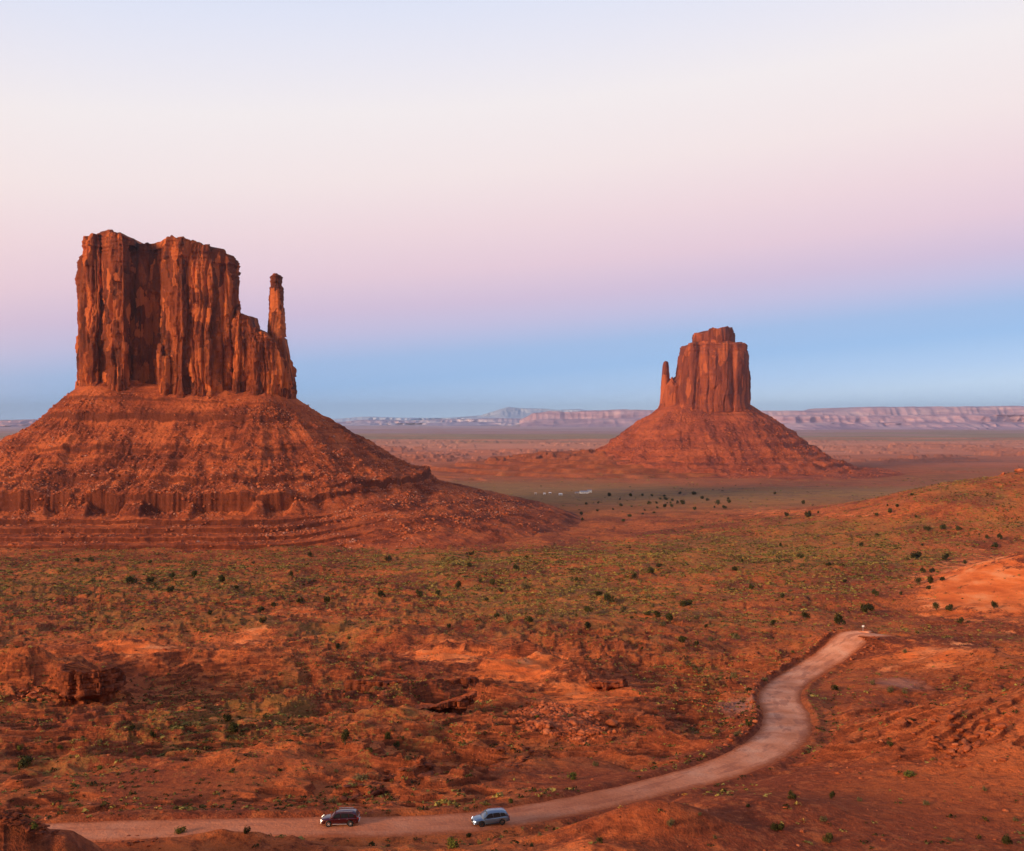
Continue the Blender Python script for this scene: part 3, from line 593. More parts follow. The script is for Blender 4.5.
mesa('mesa', [(735, 412), (770, 410), (830, 409.5), (850, 410.5), (890, 409), (905, 406), (960, 405.3), (1030, 405), (1120, 404)], 19000, 6000, 900, MF)
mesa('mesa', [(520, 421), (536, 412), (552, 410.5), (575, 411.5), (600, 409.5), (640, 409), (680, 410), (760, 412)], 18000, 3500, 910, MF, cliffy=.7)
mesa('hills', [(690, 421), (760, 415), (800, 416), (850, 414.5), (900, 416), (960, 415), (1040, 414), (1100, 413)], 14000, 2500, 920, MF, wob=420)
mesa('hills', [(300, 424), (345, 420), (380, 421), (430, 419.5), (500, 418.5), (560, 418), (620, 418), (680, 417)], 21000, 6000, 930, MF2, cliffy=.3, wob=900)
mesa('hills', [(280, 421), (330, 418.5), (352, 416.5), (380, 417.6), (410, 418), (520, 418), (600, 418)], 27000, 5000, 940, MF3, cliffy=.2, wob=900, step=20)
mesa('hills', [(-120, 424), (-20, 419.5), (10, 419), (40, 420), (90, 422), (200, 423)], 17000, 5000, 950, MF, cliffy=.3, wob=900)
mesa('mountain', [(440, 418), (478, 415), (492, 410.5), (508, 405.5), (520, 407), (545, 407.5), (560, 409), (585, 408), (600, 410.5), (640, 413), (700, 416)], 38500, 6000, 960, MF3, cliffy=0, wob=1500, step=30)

# ------------------------------------------------------------------ haze
HZ_TOP = 560.0
hx_, hy0, hy1 = 30000., -3000., 41000.; hb = -185.
hv = [(-hx_, hy0, hb), (hx_, hy0, hb), (hx_, hy1, hb), (-hx_, hy1, hb), (-hx_, hy0, HZ_TOP), (hx_, hy0, HZ_TOP), (hx_, hy1, HZ_TOP), (-hx_, hy1, HZ_TOP)]
hf = [(3, 2, 1, 0), (4, 5, 6, 7), (0, 1, 5, 4), (1, 2, 6, 5), (2, 3, 7, 6), (3, 0, 4, 7)]
hm = bpy.data.materials.new('thin_air'); hm.use_nodes = True; ht = hm.node_tree; ht.nodes.clear()
hp = N(ht, 'ShaderNodeVolumePrincipled'); hp.inputs['Color'].default_value = (.64, .84, 1.0, 1); hp.inputs['Density'].default_value = 2.3e-5; hp.inputs['Anisotropy'].default_value = 0.7
ho = N(ht, 'ShaderNodeOutputMaterial'); ht.links.new(hp.outputs[0], ho.inputs['Volume'])
haze = mesh_np('haze', hv, hf, hm); tag(haze, kind='stuff')
#@@OBJECTS
# ------------------------------------------------------------------ scatter helpers
def rock_proto(seed, sub=1, flat=.75):
    bm = bmesh.new(); bmesh.ops.create_icosphere(bm, subdivisions=sub, radius=1)
    r = np.random.default_rng(seed); V = np.array([v.co[:] for v in bm.verts]); Fc = np.array([[v.index for v in f.verts] for f in bm.faces]); bm.free()
    for _ in range(11):
        n = r.normal(size=3); n /= np.linalg.norm(n); dd = r.uniform(.45, .8); k = V @ n; over = np.maximum(k - dd, 0); V = V - over[:, None] * n
    V = V * [1.15, .9, flat]; V += r.normal(size=V.shape) * .025
    return V, Fc
def tuft_proto(seed, n, leaf, round_=.8, dome=True):
    r = np.random.default_rng(seed); V = []; Fc = []
    for i in range(n):
        a = r.uniform(0, 2 * math.pi); el = math.asin(r.uniform(0, 1)) if dome else math.asin(r.uniform(-.3, 1)); rr = r.uniform(.45, 1.0) ** .6
        c = np.array([math.cos(a) * math.cos(el), math.sin(a) * math.cos(el), math.sin(el) * round_]) * rr
        u = r.normal(size=3); u /= np.linalg.norm(u); w = np.cross(u, c + r.normal(size=3) * .4); w /= np.linalg.norm(w) + 1e-9
        s = leaf * r.uniform(.6, 1.4); k = len(V); V += [c - u * s - w * s * .5, c + u * s - w * s * .6, c + u * s * .3 + w * s]; Fc.append((k, k + 1, k + 2))
    return np.array(V), np.array(Fc)
def merge(name, protos, P, rot, sc, mat, tone=None, kind='stuff', tilt=None):
    """many copies of small shapes written into one mesh"""
    pi = rng.integers(0, len(protos), len(P)); VV = []; FF = []; TT = []; off = 0
    for k, (Vp, Fp) in enumerate(protos):
        I = np.flatnonzero(pi == k)
        if not len(I): continue
        c, s_ = np.cos(rot[I])[:, None], np.sin(rot[I])[:, None]; v = Vp[None] * sc[I][:, None, :]
        x = v[..., 0] * c - v[..., 1] * s_; y = v[..., 0] * s_ + v[..., 1] * c
        v = np.stack([x, y, v[..., 2]], -1) + P[I][:, None, :]
        VV.append(v.reshape(-1, 3)); FF.append((Fp[None] + (np.arange(len(I)) * len(Vp))[:, None, None] + off).reshape(-1, 3)); off += len(I) * len(Vp)
        if tone is not None: TT.append(np.repeat(tone[I], len(Vp)))
    o = mesh_np(name, np.concatenate(VV), np.concatenate(FF), mat, attrs=dict(tone=np.concatenate(TT)) if tone is not None else None); tag(o, kind=kind); return o
def leaf_mat(name, stops):
    m, t, b = new_mat(name, .9, .05); geo = N(t, 'ShaderNodeNewGeometry')
    v = math_(t, 'ADD', attr(t, 'tone'), math_(t, 'MULTIPLY', math_(t, 'SUBTRACT', noise(t, geo.outputs['Position'], 2.5, 3), .5), .5))
    r = ramp(t, v, stops); t.links.new(r.outputs[0], b.inputs['Base Color']); return m
M_SCRUB = leaf_mat('sagebrush_and_grass', [(0, (.050, .036, .012)), (.25, (.13, .100, .030)), (.5, (.26, .20, .052)), (.72, (.38, .28, .070)), (.9, (.42, .24, .055)), (1, (.34, .14, .035))])
def obj_leaf(name, a, b_, c_):
    m, t, b = new_mat(name, .9, .05); tx = N(t, 'ShaderNodeTexCoord'); oi = N(t, 'ShaderNodeObjectInfo')
    v = math_(t, 'ADD', noise(t, tx.outputs['Object'], 3.0, 3), math_(t, 'MULTIPLY', math_(t, 'SUBTRACT', oi.outputs['Random'], .5), .25))
    r = ramp(t, v, [(.3, a), (.5, b_), (.7, c_)]); t.links.new(r.outputs[0], b.inputs['Base Color']); return m
M_JUN = obj_leaf('juniper_foliage', (.024, .022, .008), (.048, .044, .014), (.085, .076, .024))
M_SAGE = obj_leaf('sage_foliage', (.085, .060, .028), (.145, .110, .048), (.205, .160, .070))
M_GRN = obj_leaf('green_brush_foliage', (.055, .060, .012), (.105, .110, .022), (.17, .16, .035))
M_BARK = simple('juniper_bark', (.12, .07, .045), .95, .05)

# ------------------------------------------------------------------ rock outcrops and ledges
def ledge(label, px0, px1, pyb, pyt, depth, Y, seed, under=2., tilt=0., roof=.3, mat=None, beds=10):
    """a layered sandstone ledge growing out of the slope: front foot on the picture's row pyb, rim on row pyt, nose undercut; its back is buried"""
    x0, x1 = W(px0, Y), W(px1, Y); w = x1 - x0; zb = (418 - pyb) / F * Y; zt = (418 - pyt) / F * Y
    r = np.random.default_rng(seed); n = 12; f = np.linspace(0, 1, n + 1)
    fy = Y - depth * .30 * np.sin(math.pi * np.clip(f, 0, 1)) ** .4 + r.uniform(-.05, .05, n + 1) * depth
    plan = [(x0 + w * a, b) for a, b in zip(f, fy)] + [(x1 + .02 * w, Y + depth * .35), (x1 - w * .12, Y + depth * .8), (x1 - w * .4, Y + depth), (x0 + w * .2, Y + depth), (x0 - .02 * w, Y + depth * .4)]
    P, q = closed(plan, .2); c = P.mean(0); tg = np.roll(P, -1, 0) - np.roll(P, 1, 0); tg /= np.linalg.norm(tg, axis=1)[:, None] + 1e-9; nr = np.stack([tg[:, 1], -tg[:, 0]], 1)
    for _ in range(30): nr = .25 * np.roll(nr, 1, 0) + .5 * nr + .25 * np.roll(nr, -1, 0)
    lz = land(P[:, 0], P[:, 1]); back = ss(Y - .02 * depth, Y + depth * .75, P[:, 1])
    fx_ = np.clip((P[:, 0] - x0) / w, 0, 1); front_top = zt + tilt * (fx_ - .5) + .45 * terr(fbm(q / 5, 0 * q, seed, 3) * 2, .7, .6)
    top = front_top * (1 - back) + np.minimum(front_top, lz + .2) * back; lo = min(zb, lz.min()) - 1.2
    nz = max(16, int((top.max() - lo) / .13)); T = np.linspace(0, 1, nz)[None, :]
    Z = lo + T * (top[:, None] - lo); Q = q[:, None] + 0 * Z; off = 0 * Z; Hh = max(top.max() - lo, 1)
    bz = (Z - lo) / Hh * beds + .35 * pn(Q / 14, Z / 14, seed + 1); idx = np.floor(bz); fr = bz - idx
    off += .85 * pn(idx * 1.7 + .3, Q / 15, seed + 2) + .30 * terr(pn(idx * 2.9 + 9.3, Q / 2.2, seed + 3) * 3, 1, .9)
    off -= .45 * (np.exp(-(fr / .12) ** 2) + np.exp(-((1 - fr) / .12) ** 2)) * ss(-.4, .3, pn(Q / 3, idx * 1.3, seed + 8))
    off += .14 * fbm(Q / .9, Z / .5, seed + 4, 2) - .7 * np.exp(-(np.abs(pn(Q / 5, idx * .37, seed + 5)) / .05) ** 2)
    TT = (Z - lo) / Hh; off -= under * ss(1 - roof, 1 - roof - .16, TT) * np.clip(.35 + ss(-.3, .4, pn(Q / 12, 0 * Z, seed + 6)), 0, 1.2)
    off += under * .5 * ss(.25, .0, TT)
    off *= (1 - .7 * back)[:, None]
    X = P[:, 0][:, None] + nr[:, 0][:, None] * off; Yy = P[:, 1][:, None] + nr[:, 1][:, None] * off
    V = np.stack([X, Yy, Z], -1); cap = []
    lc = float(land(np.array([c[0]]), np.array([Y + depth * .6]))[0]); c2 = np.array([c[0], Y + depth * .45])
    for i in range(1, 15):
        f_ = i / 14; xx = X[:, -1] * (1 - f_) + c2[0] * f_; y2 = Yy[:, -1] * (1 - f_) + c2[1] * f_
        zc = top * (1 - f_) + (top.mean() * .5 + max(lc, top.mean()) * .5) * f_ + .35 * fbm(xx / 2.5, y2 / 2.5, seed + 7, 3) * min(1, f_ * 3)
        cap.append(np.stack([xx, y2, zc], -1))
    V = np.concatenate([V, np.stack(cap, 1)], 1); nv = V.shape[1]
    o = mesh_np('rock_outcrop', V.reshape(-1, 3), grid_faces(len(P), nv, True), mat or M_DSTONE)
    o.data.materials.append(MG); mi = np.zeros((len(P), nv - 1), np.int32); mi[:, nz + 1:] = 1; o.data.polygons.foreach_set('material_index', mi.ravel())
    tag(o, label, 'rock outcrop'); return o
ledge('large dark layered rock nose jutting out of the slope near the left edge', 60, 116, 699, 665, 17, 247, 11, 3.6, -1.0, .5)
ledge('dark overhanging ledge with a shadowed hollow beneath, in the middle of the foreground', 396, 473, 718, 701, 13, 232, 12, 5.0, 4.2, .30, beds=7)
ledge('long thin ledge just above and behind the dark hollow', 345, 476, 686, 678, 12, 266, 13, 2.2, .6, .45, beds=5)
ledge('low dark ledge right of the bare orange mounds in the middle', 590, 626, 690, 680, 9, 268, 14, 2.2, .5, .4, beds=5)
ledge('small broken ledge on the slope above the silver car', 500, 526, 772, 759, 5, 170, 15, 1.0, .6, .5, beds=6)
ledge('flat tilted slab ledge on the slope above the red car', 366, 434, 784, 777, 5, 158, 16, 1.0, 2.6, .5, beds=4)
ledge('dark low ledge beside the tilted slabs above the red car', 338, 384, 799, 793, 4, 147, 17, .9, 1.6, .5, beds=4)
ledge('low reddish ledge on the slope between the left rock nose and the road', 60, 116, 790, 783, 5, 154, 19, .8, .6, .5, beds=4)
ledge('ledge at the left foot of the dark hollow, half buried in scrub', 352, 392, 716, 706, 7, 236, 20, 1.5, 1.0, .5, beds=6)
ledge('low broken ledge on the bank left of the road bend', 700, 728, 712, 704, 5, 235, 21, 1.0, .6, .5, beds=4)

# ------------------------------------------------------------------ bushes
def blob_crown(seed, n, R_=1., h=.9, leaf=.12, lobes=8):
    r = np.random.default_rng(seed); V = []; Fc = []
    C = [(np.array([r.uniform(-.48, .48), r.uniform(-.48, .48), r.uniform(.32, .9) * h]), r.uniform(.28, .52)) for _ in range(lobes)]
    for i in range(n):
        c, q = C[r.integers(len(C))]; d = r.normal(size=3); d /= np.linalg.norm(d); p = c + d * q * r.uniform(.55, 1.05); p[2] = max(p[2], .05)
        u = np.cross(d, r.normal(size=3)); u /= np.linalg.norm(u) + 1e-9; w = np.cross(d + r.normal(size=3) * .5, u); w /= np.linalg.norm(w) + 1e-9
        s = leaf * r.uniform(.6, 1.3); k = len(V); V += [p - u * s, p - w * s * .7, p + u * s, p + w * s]; Fc.append((k, k + 1, k + 2, k + 3))
    return np.array(V) * R_, np.array(Fc)
def trunk_mesh(seed):
    r = np.random.default_rng(seed); V = []; Fc = []
    for b in range(5):
        a = r.uniform(0, 6.28); p0 = np.array([0, 0, -.25]); p1 = np.array([.12 * math.cos(a), .12 * math.sin(a), .25]); p2 = np.array([.42 * math.cos(a), .42 * math.sin(a), .75])
        k0 = len(V)
        for j, (p, w) in enumerate(((p0, .09), (p1, .06), (p2, .02))):
            for i in range(6): V.append(p + np.array([math.cos(i * 1.047), math.sin(i * 1.047), 0]) * w)
        for j in range(2):
            for i in range(6): Fc.append((k0 + j * 6 + i, k0 + j * 6 + (i + 1) % 6, k0 + j * 6 + 6 + (i + 1) % 6, k0 + j * 6 + 6 + i))
    return np.array(V), np.array(Fc)
CR = {}
for kind, mat, n, h, leaf in (('juniper', M_JUN, 760, 1.0, .075), ('sage', M_SAGE, 420, .7, .075), ('green', M_GRN, 460, .8, .08)):
    CR[kind] = []
    for i in range(7):
        V, Fc = blob_crown(50 + i * 7 + len(kind), n, 1., h * (.75 + .12 * (i % 4)), leaf, 8 if kind == 'juniper' else 10); CR[kind].append(mesh_np('crown', V, Fc, mat, link=False))
TRK = []
for i in range(3):
    V, Fc = trunk_mesh(80 + i); TRK.append(mesh_np('trunk', V, Fc, M_BARK, link=False))
def bush(px, py, wpx, kind, label, group, hs=1.0, name=None):
    if wpx > 15: hs = .6
    x, y, z = rayL(px, py + wpx * .22)
    if y > 3000: return None
    r_ = wpx * y / F * .5 * 1.12; k = random.randrange(7)
    e = empty(name or {'juniper': 'juniper_bush', 'sage': 'sagebrush', 'green': 'green_bush'}[kind], (x, y, land1(x, y) - .08 * r_), random.uniform(0, 6.28)); e.scale = (r_ * random.uniform(.9, 1.25), r_ * random.uniform(.8, 1.1), r_ * hs * random.uniform(1.0, 1.5))
    tag(e, label, {'juniper': 'bush', 'sage': 'shrub', 'green': 'bush'}[kind], group)
    for nm, me in (('crown', CR[kind][k]), ('trunk', TRK[k % 3])):
        o = bpy.data.objects.new(nm, me); COL.objects.link(o); o.parent = e
    BUSHES.append((px, py)); return e
BUSHES = []
SPECIAL = [
 (608, 601, 12, 'juniper', 'larger of the two touching dark junipers on the rise in the middle of the plain'),
 (599, 594, 9, 'juniper', 'smaller juniper just behind the larger of the touching pair on the middle rise'),
 (670, 619, 13, 'juniper', 'large round dark juniper right of the middle rise, with a smaller one at its left'),
 (658, 615, 8, 'juniper', 'small juniper touching the left side of the large round one right of the middle rise'),
 (685, 602, 17, 'juniper', 'wide low spreading juniper beyond the large round juniper right of the middle rise'),
 (634, 578, 9, 'juniper', 'lone dark juniper on the skyline of the middle rise'),
 (782, 597, 8, 'juniper', 'dark juniper farther back of the two standing alone left of the road end'),
 (773, 624, 8, 'juniper', 'dark juniper nearer of the two standing alone left of the road end'),
 (839, 622, 13, 'juniper', 'round dark bush just beyond the top of the road, left of the white post'),
 (867, 611, 15, 'juniper', 'broad bush beyond the top of the road, right of the white post'),
 (835, 688, 9, 'juniper', 'small dark bush on the right bank beside the upper bend of the road'),
 (749, 724, 9, 'juniper', 'dark bush at the left road edge below the pale clay pan'),
 (737, 734, 10, 'sage', 'grey shrub lower left of the dark bush below the pale clay pan'),
 (910, 774, 16, 'green', 'bright dark-green bush alone on the red slope at lower right'),
 (777, 827, 14, 'juniper', 'largest dark bush of the slope below the road bend near the bottom'),
 (829, 841, 12, 'juniper', 'dark bush at the bottom edge right of the largest bush below the bend'),
 (1007, 842, 12, 'juniper', 'dark bush in the lower right corner'),
 (451, 845, 14, 'green', 'green bush at the bottom edge below the silver car'),
 (181, 832, 12, 'green', 'upright green bush standing at the near road edge left of the red car'),
 (24, 762, 23, 'juniper', 'big dark spreading bush near the left edge above the road'),
 (33, 827, 11, 'green', 'green bush among the dark jagged rocks at the lower left corner'),
 (361, 779, 16, 'sage', 'grey-green shrub on the slope just above and right of the red car'),
 (234, 729, 15, 'juniper', 'wide dark bush on the left slope, the lower one of a close pair'),
 (228, 718, 11, 'juniper', 'wide dark bush on the left slope, the upper one of a close pair'),
 (915, 556, 11, 'juniper', 'round dark juniper left of the top of the bare orange dune'),
 (945, 558, 9, 'juniper', 'juniper against the upper left rim of the bare orange dune'),
 (930, 581, 11, 'juniper', 'largest juniper of the clump at the left foot of the orange dune'),
 (918, 583, 9, 'juniper', 'left juniper of the clump at the left foot of the orange dune'),
 (807, 516, 9, 'juniper', 'dark juniper pair-mate on the far flat in front of the farther butte, right one'),
 (787, 515, 6, 'juniper', 'dark juniper pair-mate on the far flat in front of the farther butte, left one'),
 (529, 621, 10, 'juniper', 'dark round juniper alone left of the middle rise'),
 (588, 612, 9, 'juniper', 'upper of two junipers in a column below the touching pair on the middle rise'),
 (588, 631, 9, 'juniper', 'lower of two junipers in a column below the touching pair on the middle rise'),
 (345, 743, 14, 'juniper', 'dark bush on the smooth slope below the dark rock hollow, far left of it'),
 (572, 777, 12, 'green', 'yellow-green bush on the slope above the road, right of the silver car'),
 (131, 581, 11, 'juniper', 'wide juniper leftmost of the row at the foot of the nearer butte'),
]
for a, b, w, k, l in SPECIAL: bush(a, b, w, k, l, None)
MORE = [(516, 569, 8), (651, 572, 8), (623, 610, 10, 's'), (662, 625, 11, 's'), (697, 618, 8, 's'), (682, 641, 10), (696, 644, 6), (711, 639, 8, 's'), (736, 637, 9, 's'), (752, 589, 8), (492, 584, 8), (501, 591, 6), (525, 588, 9, 's'),
 (542, 613, 11, 's'), (508, 619, 13, 's'), (480, 582, 6), (388, 560, 9), (458, 588, 9), (381, 596, 9), (420, 594, 9), (438, 593, 8), (291, 576, 7), (150, 581, 8), (171, 577, 8), (194, 575, 9), (170, 590, 9), (222, 582, 9),
 (91, 561, 7), (77, 562, 6), (155, 586, 5), (299, 602, 8), (274, 608, 7), (263, 621, 9), (261, 611, 9), (132, 734, 9), (153, 736, 9), (100, 768, 9, 'g'), (210, 614, 6), (247, 832, 9), (327, 601, 8), (302, 603, 7), (338, 647, 8),
 (469, 836, 6), (388, 738, 9), (396, 747, 8), (408, 761, 9, 's'), (371, 753, 7), (596, 764, 8, 's'), (510, 801, 8, 'g'), (466, 809, 7, 's'), (333, 802, 9, 's'), (805, 617, 9), (961, 622, 9), (949, 609, 10), (936, 608, 10), (994, 607, 8),
 (942, 580, 7), (929, 588, 7), (923, 571, 7), (932, 572, 7), (901, 594, 5), (965, 563, 5), (792, 797, 10), (832, 797, 9), (824, 820, 9, 's'), (926, 803, 9, 's'), (1016, 819, 8, 's'), (671, 824, 9, 's'), (734, 678, 9, 's'), (764, 680, 8, 's'), (749, 691, 8),
 (911, 721, 7), (735, 636, 8), (666, 499, 5), (683, 503, 6), (702, 498, 5), (718, 504, 6), (724, 508, 5), (729, 502, 5), (694, 509, 5), (890, 513, 6), (927, 529, 7), (942, 529, 8), (959, 530, 7), (1000, 539, 7), (995, 546, 8), (987, 539, 5), (875, 595, 9), (861, 545, 6), (877, 535, 5),
 (905, 652, 6, 's'), (890, 690, 9, 's'), (872, 684, 8, 's'), (905, 692, 8, 's'), (100, 742, 8, 's'), (60, 752, 8, 'g'), (20, 750, 8, 'g'), (75, 697, 7, 's'), (105, 696, 8, 'g'), (300, 745, 6, 's'), (280, 770, 5), (420, 735, 6, 's'), (540, 835, 6, 's'), (600, 842, 7), (715, 838, 6, 's'), (860, 800, 7, 's'), (950, 840, 8, 's'), (985, 790, 7, 's'), (700, 815, 6, 's'), (748, 806, 6), (890, 745, 7), (860, 730, 6, 's')]
def zone(px, py, kind):
    k = {'j': 'dark juniper', 's': 'grey-green sagebrush', 'g': 'yellow-green bush'}[kind]
    if py < 520: return f'tiny {k} on the far olive flat in front of the farther butte', 'far junipers on the olive flat'
    if py < 600 and px < 340: return f'small {k} on the scrubby flat at the foot of the nearer butte', f'{k} plants at the foot of the nearer butte'
    if py < 640 and px < 560: return f'small {k} on the middle plain right of the nearer butte', f'{k} plants on the middle plain'
    if py < 660 and px < 800: return f'small {k} on the reddish rise in the centre, left of the road end', f'{k} plants on the centre rise'
    if py < 660: return f'small {k} on the scrub beyond the road end near the orange dune', f'{k} plants near the orange dune'
    if px < 470 and py < 800: return f'small {k} on the rough red slope left, above the two cars', f'{k} plants on the left slope'
    if px < 700: return f'small {k} on the broken ground beside the lower road', f'{k} plants beside the lower road'
    if px < 790 and py < 740: return f'small {k} on the stony bank left of the road bend', f'{k} plants left of the road bend'
    return f'small {k} on the open red slope right of the road', f'{k} plants on the right slope'
for r_ in MORE:
    k = r_[3] if len(r_) > 3 else 'j'; l, g = zone(r_[0], r_[1], k); bush(r_[0], r_[1], r_[2], {'j': 'juniper', 's': 'sage', 'g': 'green'}[k], l, g)
for k in range(58):
    px, py = (random.gauss(672, 42), random.gauss(501, 5.5)) if k < 40 else (random.uniform(560, 980), random.uniform(492, 522))
    if py < 489 or any(abs(px - a) < 5 and abs(py - b) < 2.5 for a, b in BUSHES): continue
    l, g = zone(px, min(py, 519), 'j'); bush(px, py, random.uniform(2.6, 5.2), 'juniper', l, g)
cnt = 0; tries = 0
while cnt < 72 and tries < 4000:
    tries += 1; px = random.uniform(4, 1020); py = random.choice([random.uniform(540, 660), random.uniform(640, 800), random.uniform(560, 640)])
    if any(abs(px - a) < 9 and abs(py - b) < 6 for a, b in BUSHES): continue
    x, y, z = ray(px, py); D = road_near(np.array([x]), np.array([y]))[0][0]
    if D < 9: continue
    g_ = float(blobs(np.array([px]), np.array([py]), GREEN)[0]); b_ = float(blobs(np.array([px]), np.array([py]), BARE)[0])
    if random.random() > .12 + g_ - b_: continue
    k = random.choice('jsssg' if py > 640 else 'jjss'); l, g = zone(px, py, k); bush(px, py, random.uniform(4, 7.5), {'j': 'juniper', 's': 'sage', 'g': 'green'}[k], l, g, .85); cnt += 1

# ------------------------------------------------------------------ scrub: tens of thousands of tufts
def scatter(n, y0, y1, dens, margin=1.12):
    u = rng.random(n); y = np.sqrt(y0 ** 2 + u * (y1 ** 2 - y0 ** 2)); x = rng.uniform(-.512, .512, n) * margin * y
    z0 = big(x, y); px = pxv(x, y); py = pyv(z0, y); D, _, Wd, _, _ = road_near(x, y)
    k = rng.random(n) < dens(x, y, px, py); k &= D > Wd / 2 + .6
    x, y = x[k], y[k]; z = land(x, y); return x, y, z, px[k], py[k]
def dens_scrub(x, y, px, py):
    c = ss(-.25, .35, fbm(x / 38, y / 30, 61, 3)); c2 = ss(-.2, .3, fbm(x / 8, y / 8, 62, 2))
    v = .34 + .9 * blobs(px, py, GREEN) - .24 * blobs(px, py, SMOOTH) - 1.0 * blobs(px, py, BARE) - blobs(px, py, REDFLAT)
    return np.clip(v, .02, 1) * (.25 + c) * (.3 + .9 * c2) * ss(1700, 800, y)
P_ = [scatter(110000, 104, 330, dens_scrub), scatter(680000, 330, 1500, dens_scrub), scatter(9000, 1500, 2600, lambda x, y, px, py: .12 + .7 * ss(0, .5, fbm(x / 160, y / 160, 64, 2)), 1.0)]
x, y, z, px, py = [np.concatenate([a[i] for a in P_]) for i in range(5)]
n = len(x); print('SCRUB', n)
r0 = np.minimum(rng.lognormal(-1.25, .42, n), .62) * (1.05 + 1.5 * ss(250, 900, y) + 2.2 * ss(1450, 1700, y)); sc = np.stack([r0 * rng.uniform(.8, 1.3, n), r0 * rng.uniform(.8, 1.3, n), r0 * rng.uniform(.55, 1.0, n)], 1)
tone = np.clip(np.where(rng.random(n) < .42, .08, .55) + .4 * fbm(x / 60, y / 60, 63, 3) + rng.normal(size=n) * .2 - .2 * ss(300, 180, y) + .15 * blobs(px, py, [(560, 600, 150, 25, 1), (60, 755, 60, 15, 1)]), 0, 1)
merge('scrub', [tuft_proto(200 + i, 11, .40, .9) for i in range(5)], np.stack([x, y, z - .03 * r0], 1), rng.uniform(0, 6.28, n), sc, M_SCRUB, tone)

# ------------------------------------------------------------------ stones
PR1 = [rock_proto(300 + i, 1) for i in range(6)]
def dens_st(x, y, px, py):
    R1 = [(560, 725, 45, 14, 3.0), (610, 735, 18, 8, 2), (750, 720, 30, 18, 1.6), (950, 740, 55, 22, 1.3), (720, 690, 25, 15, .8), (40, 815, 50, 8, 1.5), (400, 775, 60, 16, 1), (520, 760, 40, 12, 1.2), (200, 700, 150, 30, .4), (340, 705, 60, 16, .8), (990, 660, 30, 12, .6)]
    return np.clip(.07 + .4 * blobs(px, py, R1), 0, 1) * (.3 + ss(-.1, .4, fbm(x / 14, y / 10, 71, 3)))
x, y, z, px, py = scatter(110000, 102, 420, dens_st); n = len(x); print('STONES', n)
r0 = rng.lognormal(-1.6, .5, n) * 1.0; sc = np.stack([r0 * 1.2, r0, r0 * rng.uniform(.6, 1, n)], 1)
merge('loose_stones', PR1, np.stack([x, y, z], 1), rng.uniform(0, 6.28, n), sc, M_STONE)
# rubble fan of broken blocks below the orange mounds
n = 2600; px = 562 + rng.normal(size=n) * 27; py = 724 + (px - 562) * .18 + rng.normal(size=n) * 9; k = np.hypot((px - 562) / 56, (py - 724 - (px - 562) * .18) / 19) < 1
pts = np.array([ray(a, b) for a, b in zip(px[k], py[k])]); zz = land(pts[:, 0], pts[:, 1]); n = len(pts)
r0 = rng.lognormal(-.72, .38, n); merge('rubble', PR1, np.stack([pts[:, 0], pts[:, 1], zz + .1 * r0], 1), rng.uniform(0, 6.28, n), np.stack([r0 * 1.2, r0, r0 * .9], 1), M_STONE)
# scree on the two taluses
def scree(TV, n, e0, e1, rmin, zfront, name, lowe):
    A = TV.reshape(-1, 4); pool = np.flatnonzero((A[:, 3] > e0) & (A[:, 3] < e1) & (A[:, 1] < zfront)); B = A[pool]
    w = .08 + ss(-.05, .4, fbm(B[:, 0] / 45, B[:, 1] / 45, 91, 3)) + .9 * np.exp(-((B[:, 3] - lowe) / 30) ** 2); w = w * np.where((B[:, 3] > 235) & (B[:, 0] < -340), .25, 1); w /= w.sum()
    i = rng.choice(len(pool), n, p=w); r0 = np.minimum(rng.lognormal(math.log(rmin), .5, n), rmin * 3.2); P3 = B[i, :3] + np.stack([rng.normal(size=n), rng.normal(size=n), 0 * r0], 1)
    return P3, r0
P3, r0 = scree(WTV, 14000, 6, 420, 1.25, WB + 10, 'w', 165); n = len(r0); pale = rng.random(n) < .30
for nm, kk, mt in (('scree', ~pale, M_STONE), ('pale_scree', pale, M_PALE)):
    q = r0[kk] * (.7 if nm == 'pale_scree' else 1.0); merge(nm, PR1, P3[kk] + [0, 0, .1], rng.uniform(0, 6.28, kk.sum()), np.stack([q * 1.2, q, q * .9], 1), mt)
P3, r0 = scree(ETV, 5000, 6, 300, 1.6, EB + 10, 'e', 120); n = len(r0)
merge('far_scree', PR1, P3, rng.uniform(0, 6.28, n), np.stack([r0 * 1.2, r0, r0 * .9], 1), M_STONE)

# boulders as individuals
BP = [mesh_np('boulder', *rock_proto(340 + i, 2), M_STONE, link=False) for i in range(6)]
BPP = [mesh_np('boulder', *rock_proto(350 + i, 2), M_PALE, link=False) for i in range(3)]
BPD = [mesh_np('boulder', *rock_proto(360 + i, 2, .55), M_DSTONE, link=False) for i in range(4)]
def boulder(x, y, r_, label, group, fam=BP, flat=1., z=None):
    o = bpy.data.objects.new('boulder', random.choice(fam)); COL.objects.link(o)
    o.location = (x, y, (land1(x, y) if z is None else z) + r_ * .22 * flat); o.rotation_euler = (random.uniform(-.25, .25), random.uniform(-.25, .25), random.uniform(0, 6.28))
    o.scale = (r_ * random.uniform(.9, 1.35), r_ * random.uniform(.8, 1.1), r_ * random.uniform(.75, 1.05) * flat); tag(o, label, 'boulder', group); return o
for a, b, w, l in ((1020, 469, 10, 'larger orange boulder on the crest of the far right ridge'), (1003, 472, 7, 'smaller orange boulder left of the larger one on the far right ridge crest')):
    x, y, z = rayL(a, b + 3); boulder(x, y, w * y / F * .5, l, None)
d = np.gradient(RC[:, :2], axis=0); d /= np.linalg.norm(d, axis=1)[:, None]
i0 = 13 * 14
def along(i, off): 
    j = min(int(i), len(RC) - 1); return RC[j, 0] - d[j, 1] * off, RC[j, 1] + d[j, 0] * off
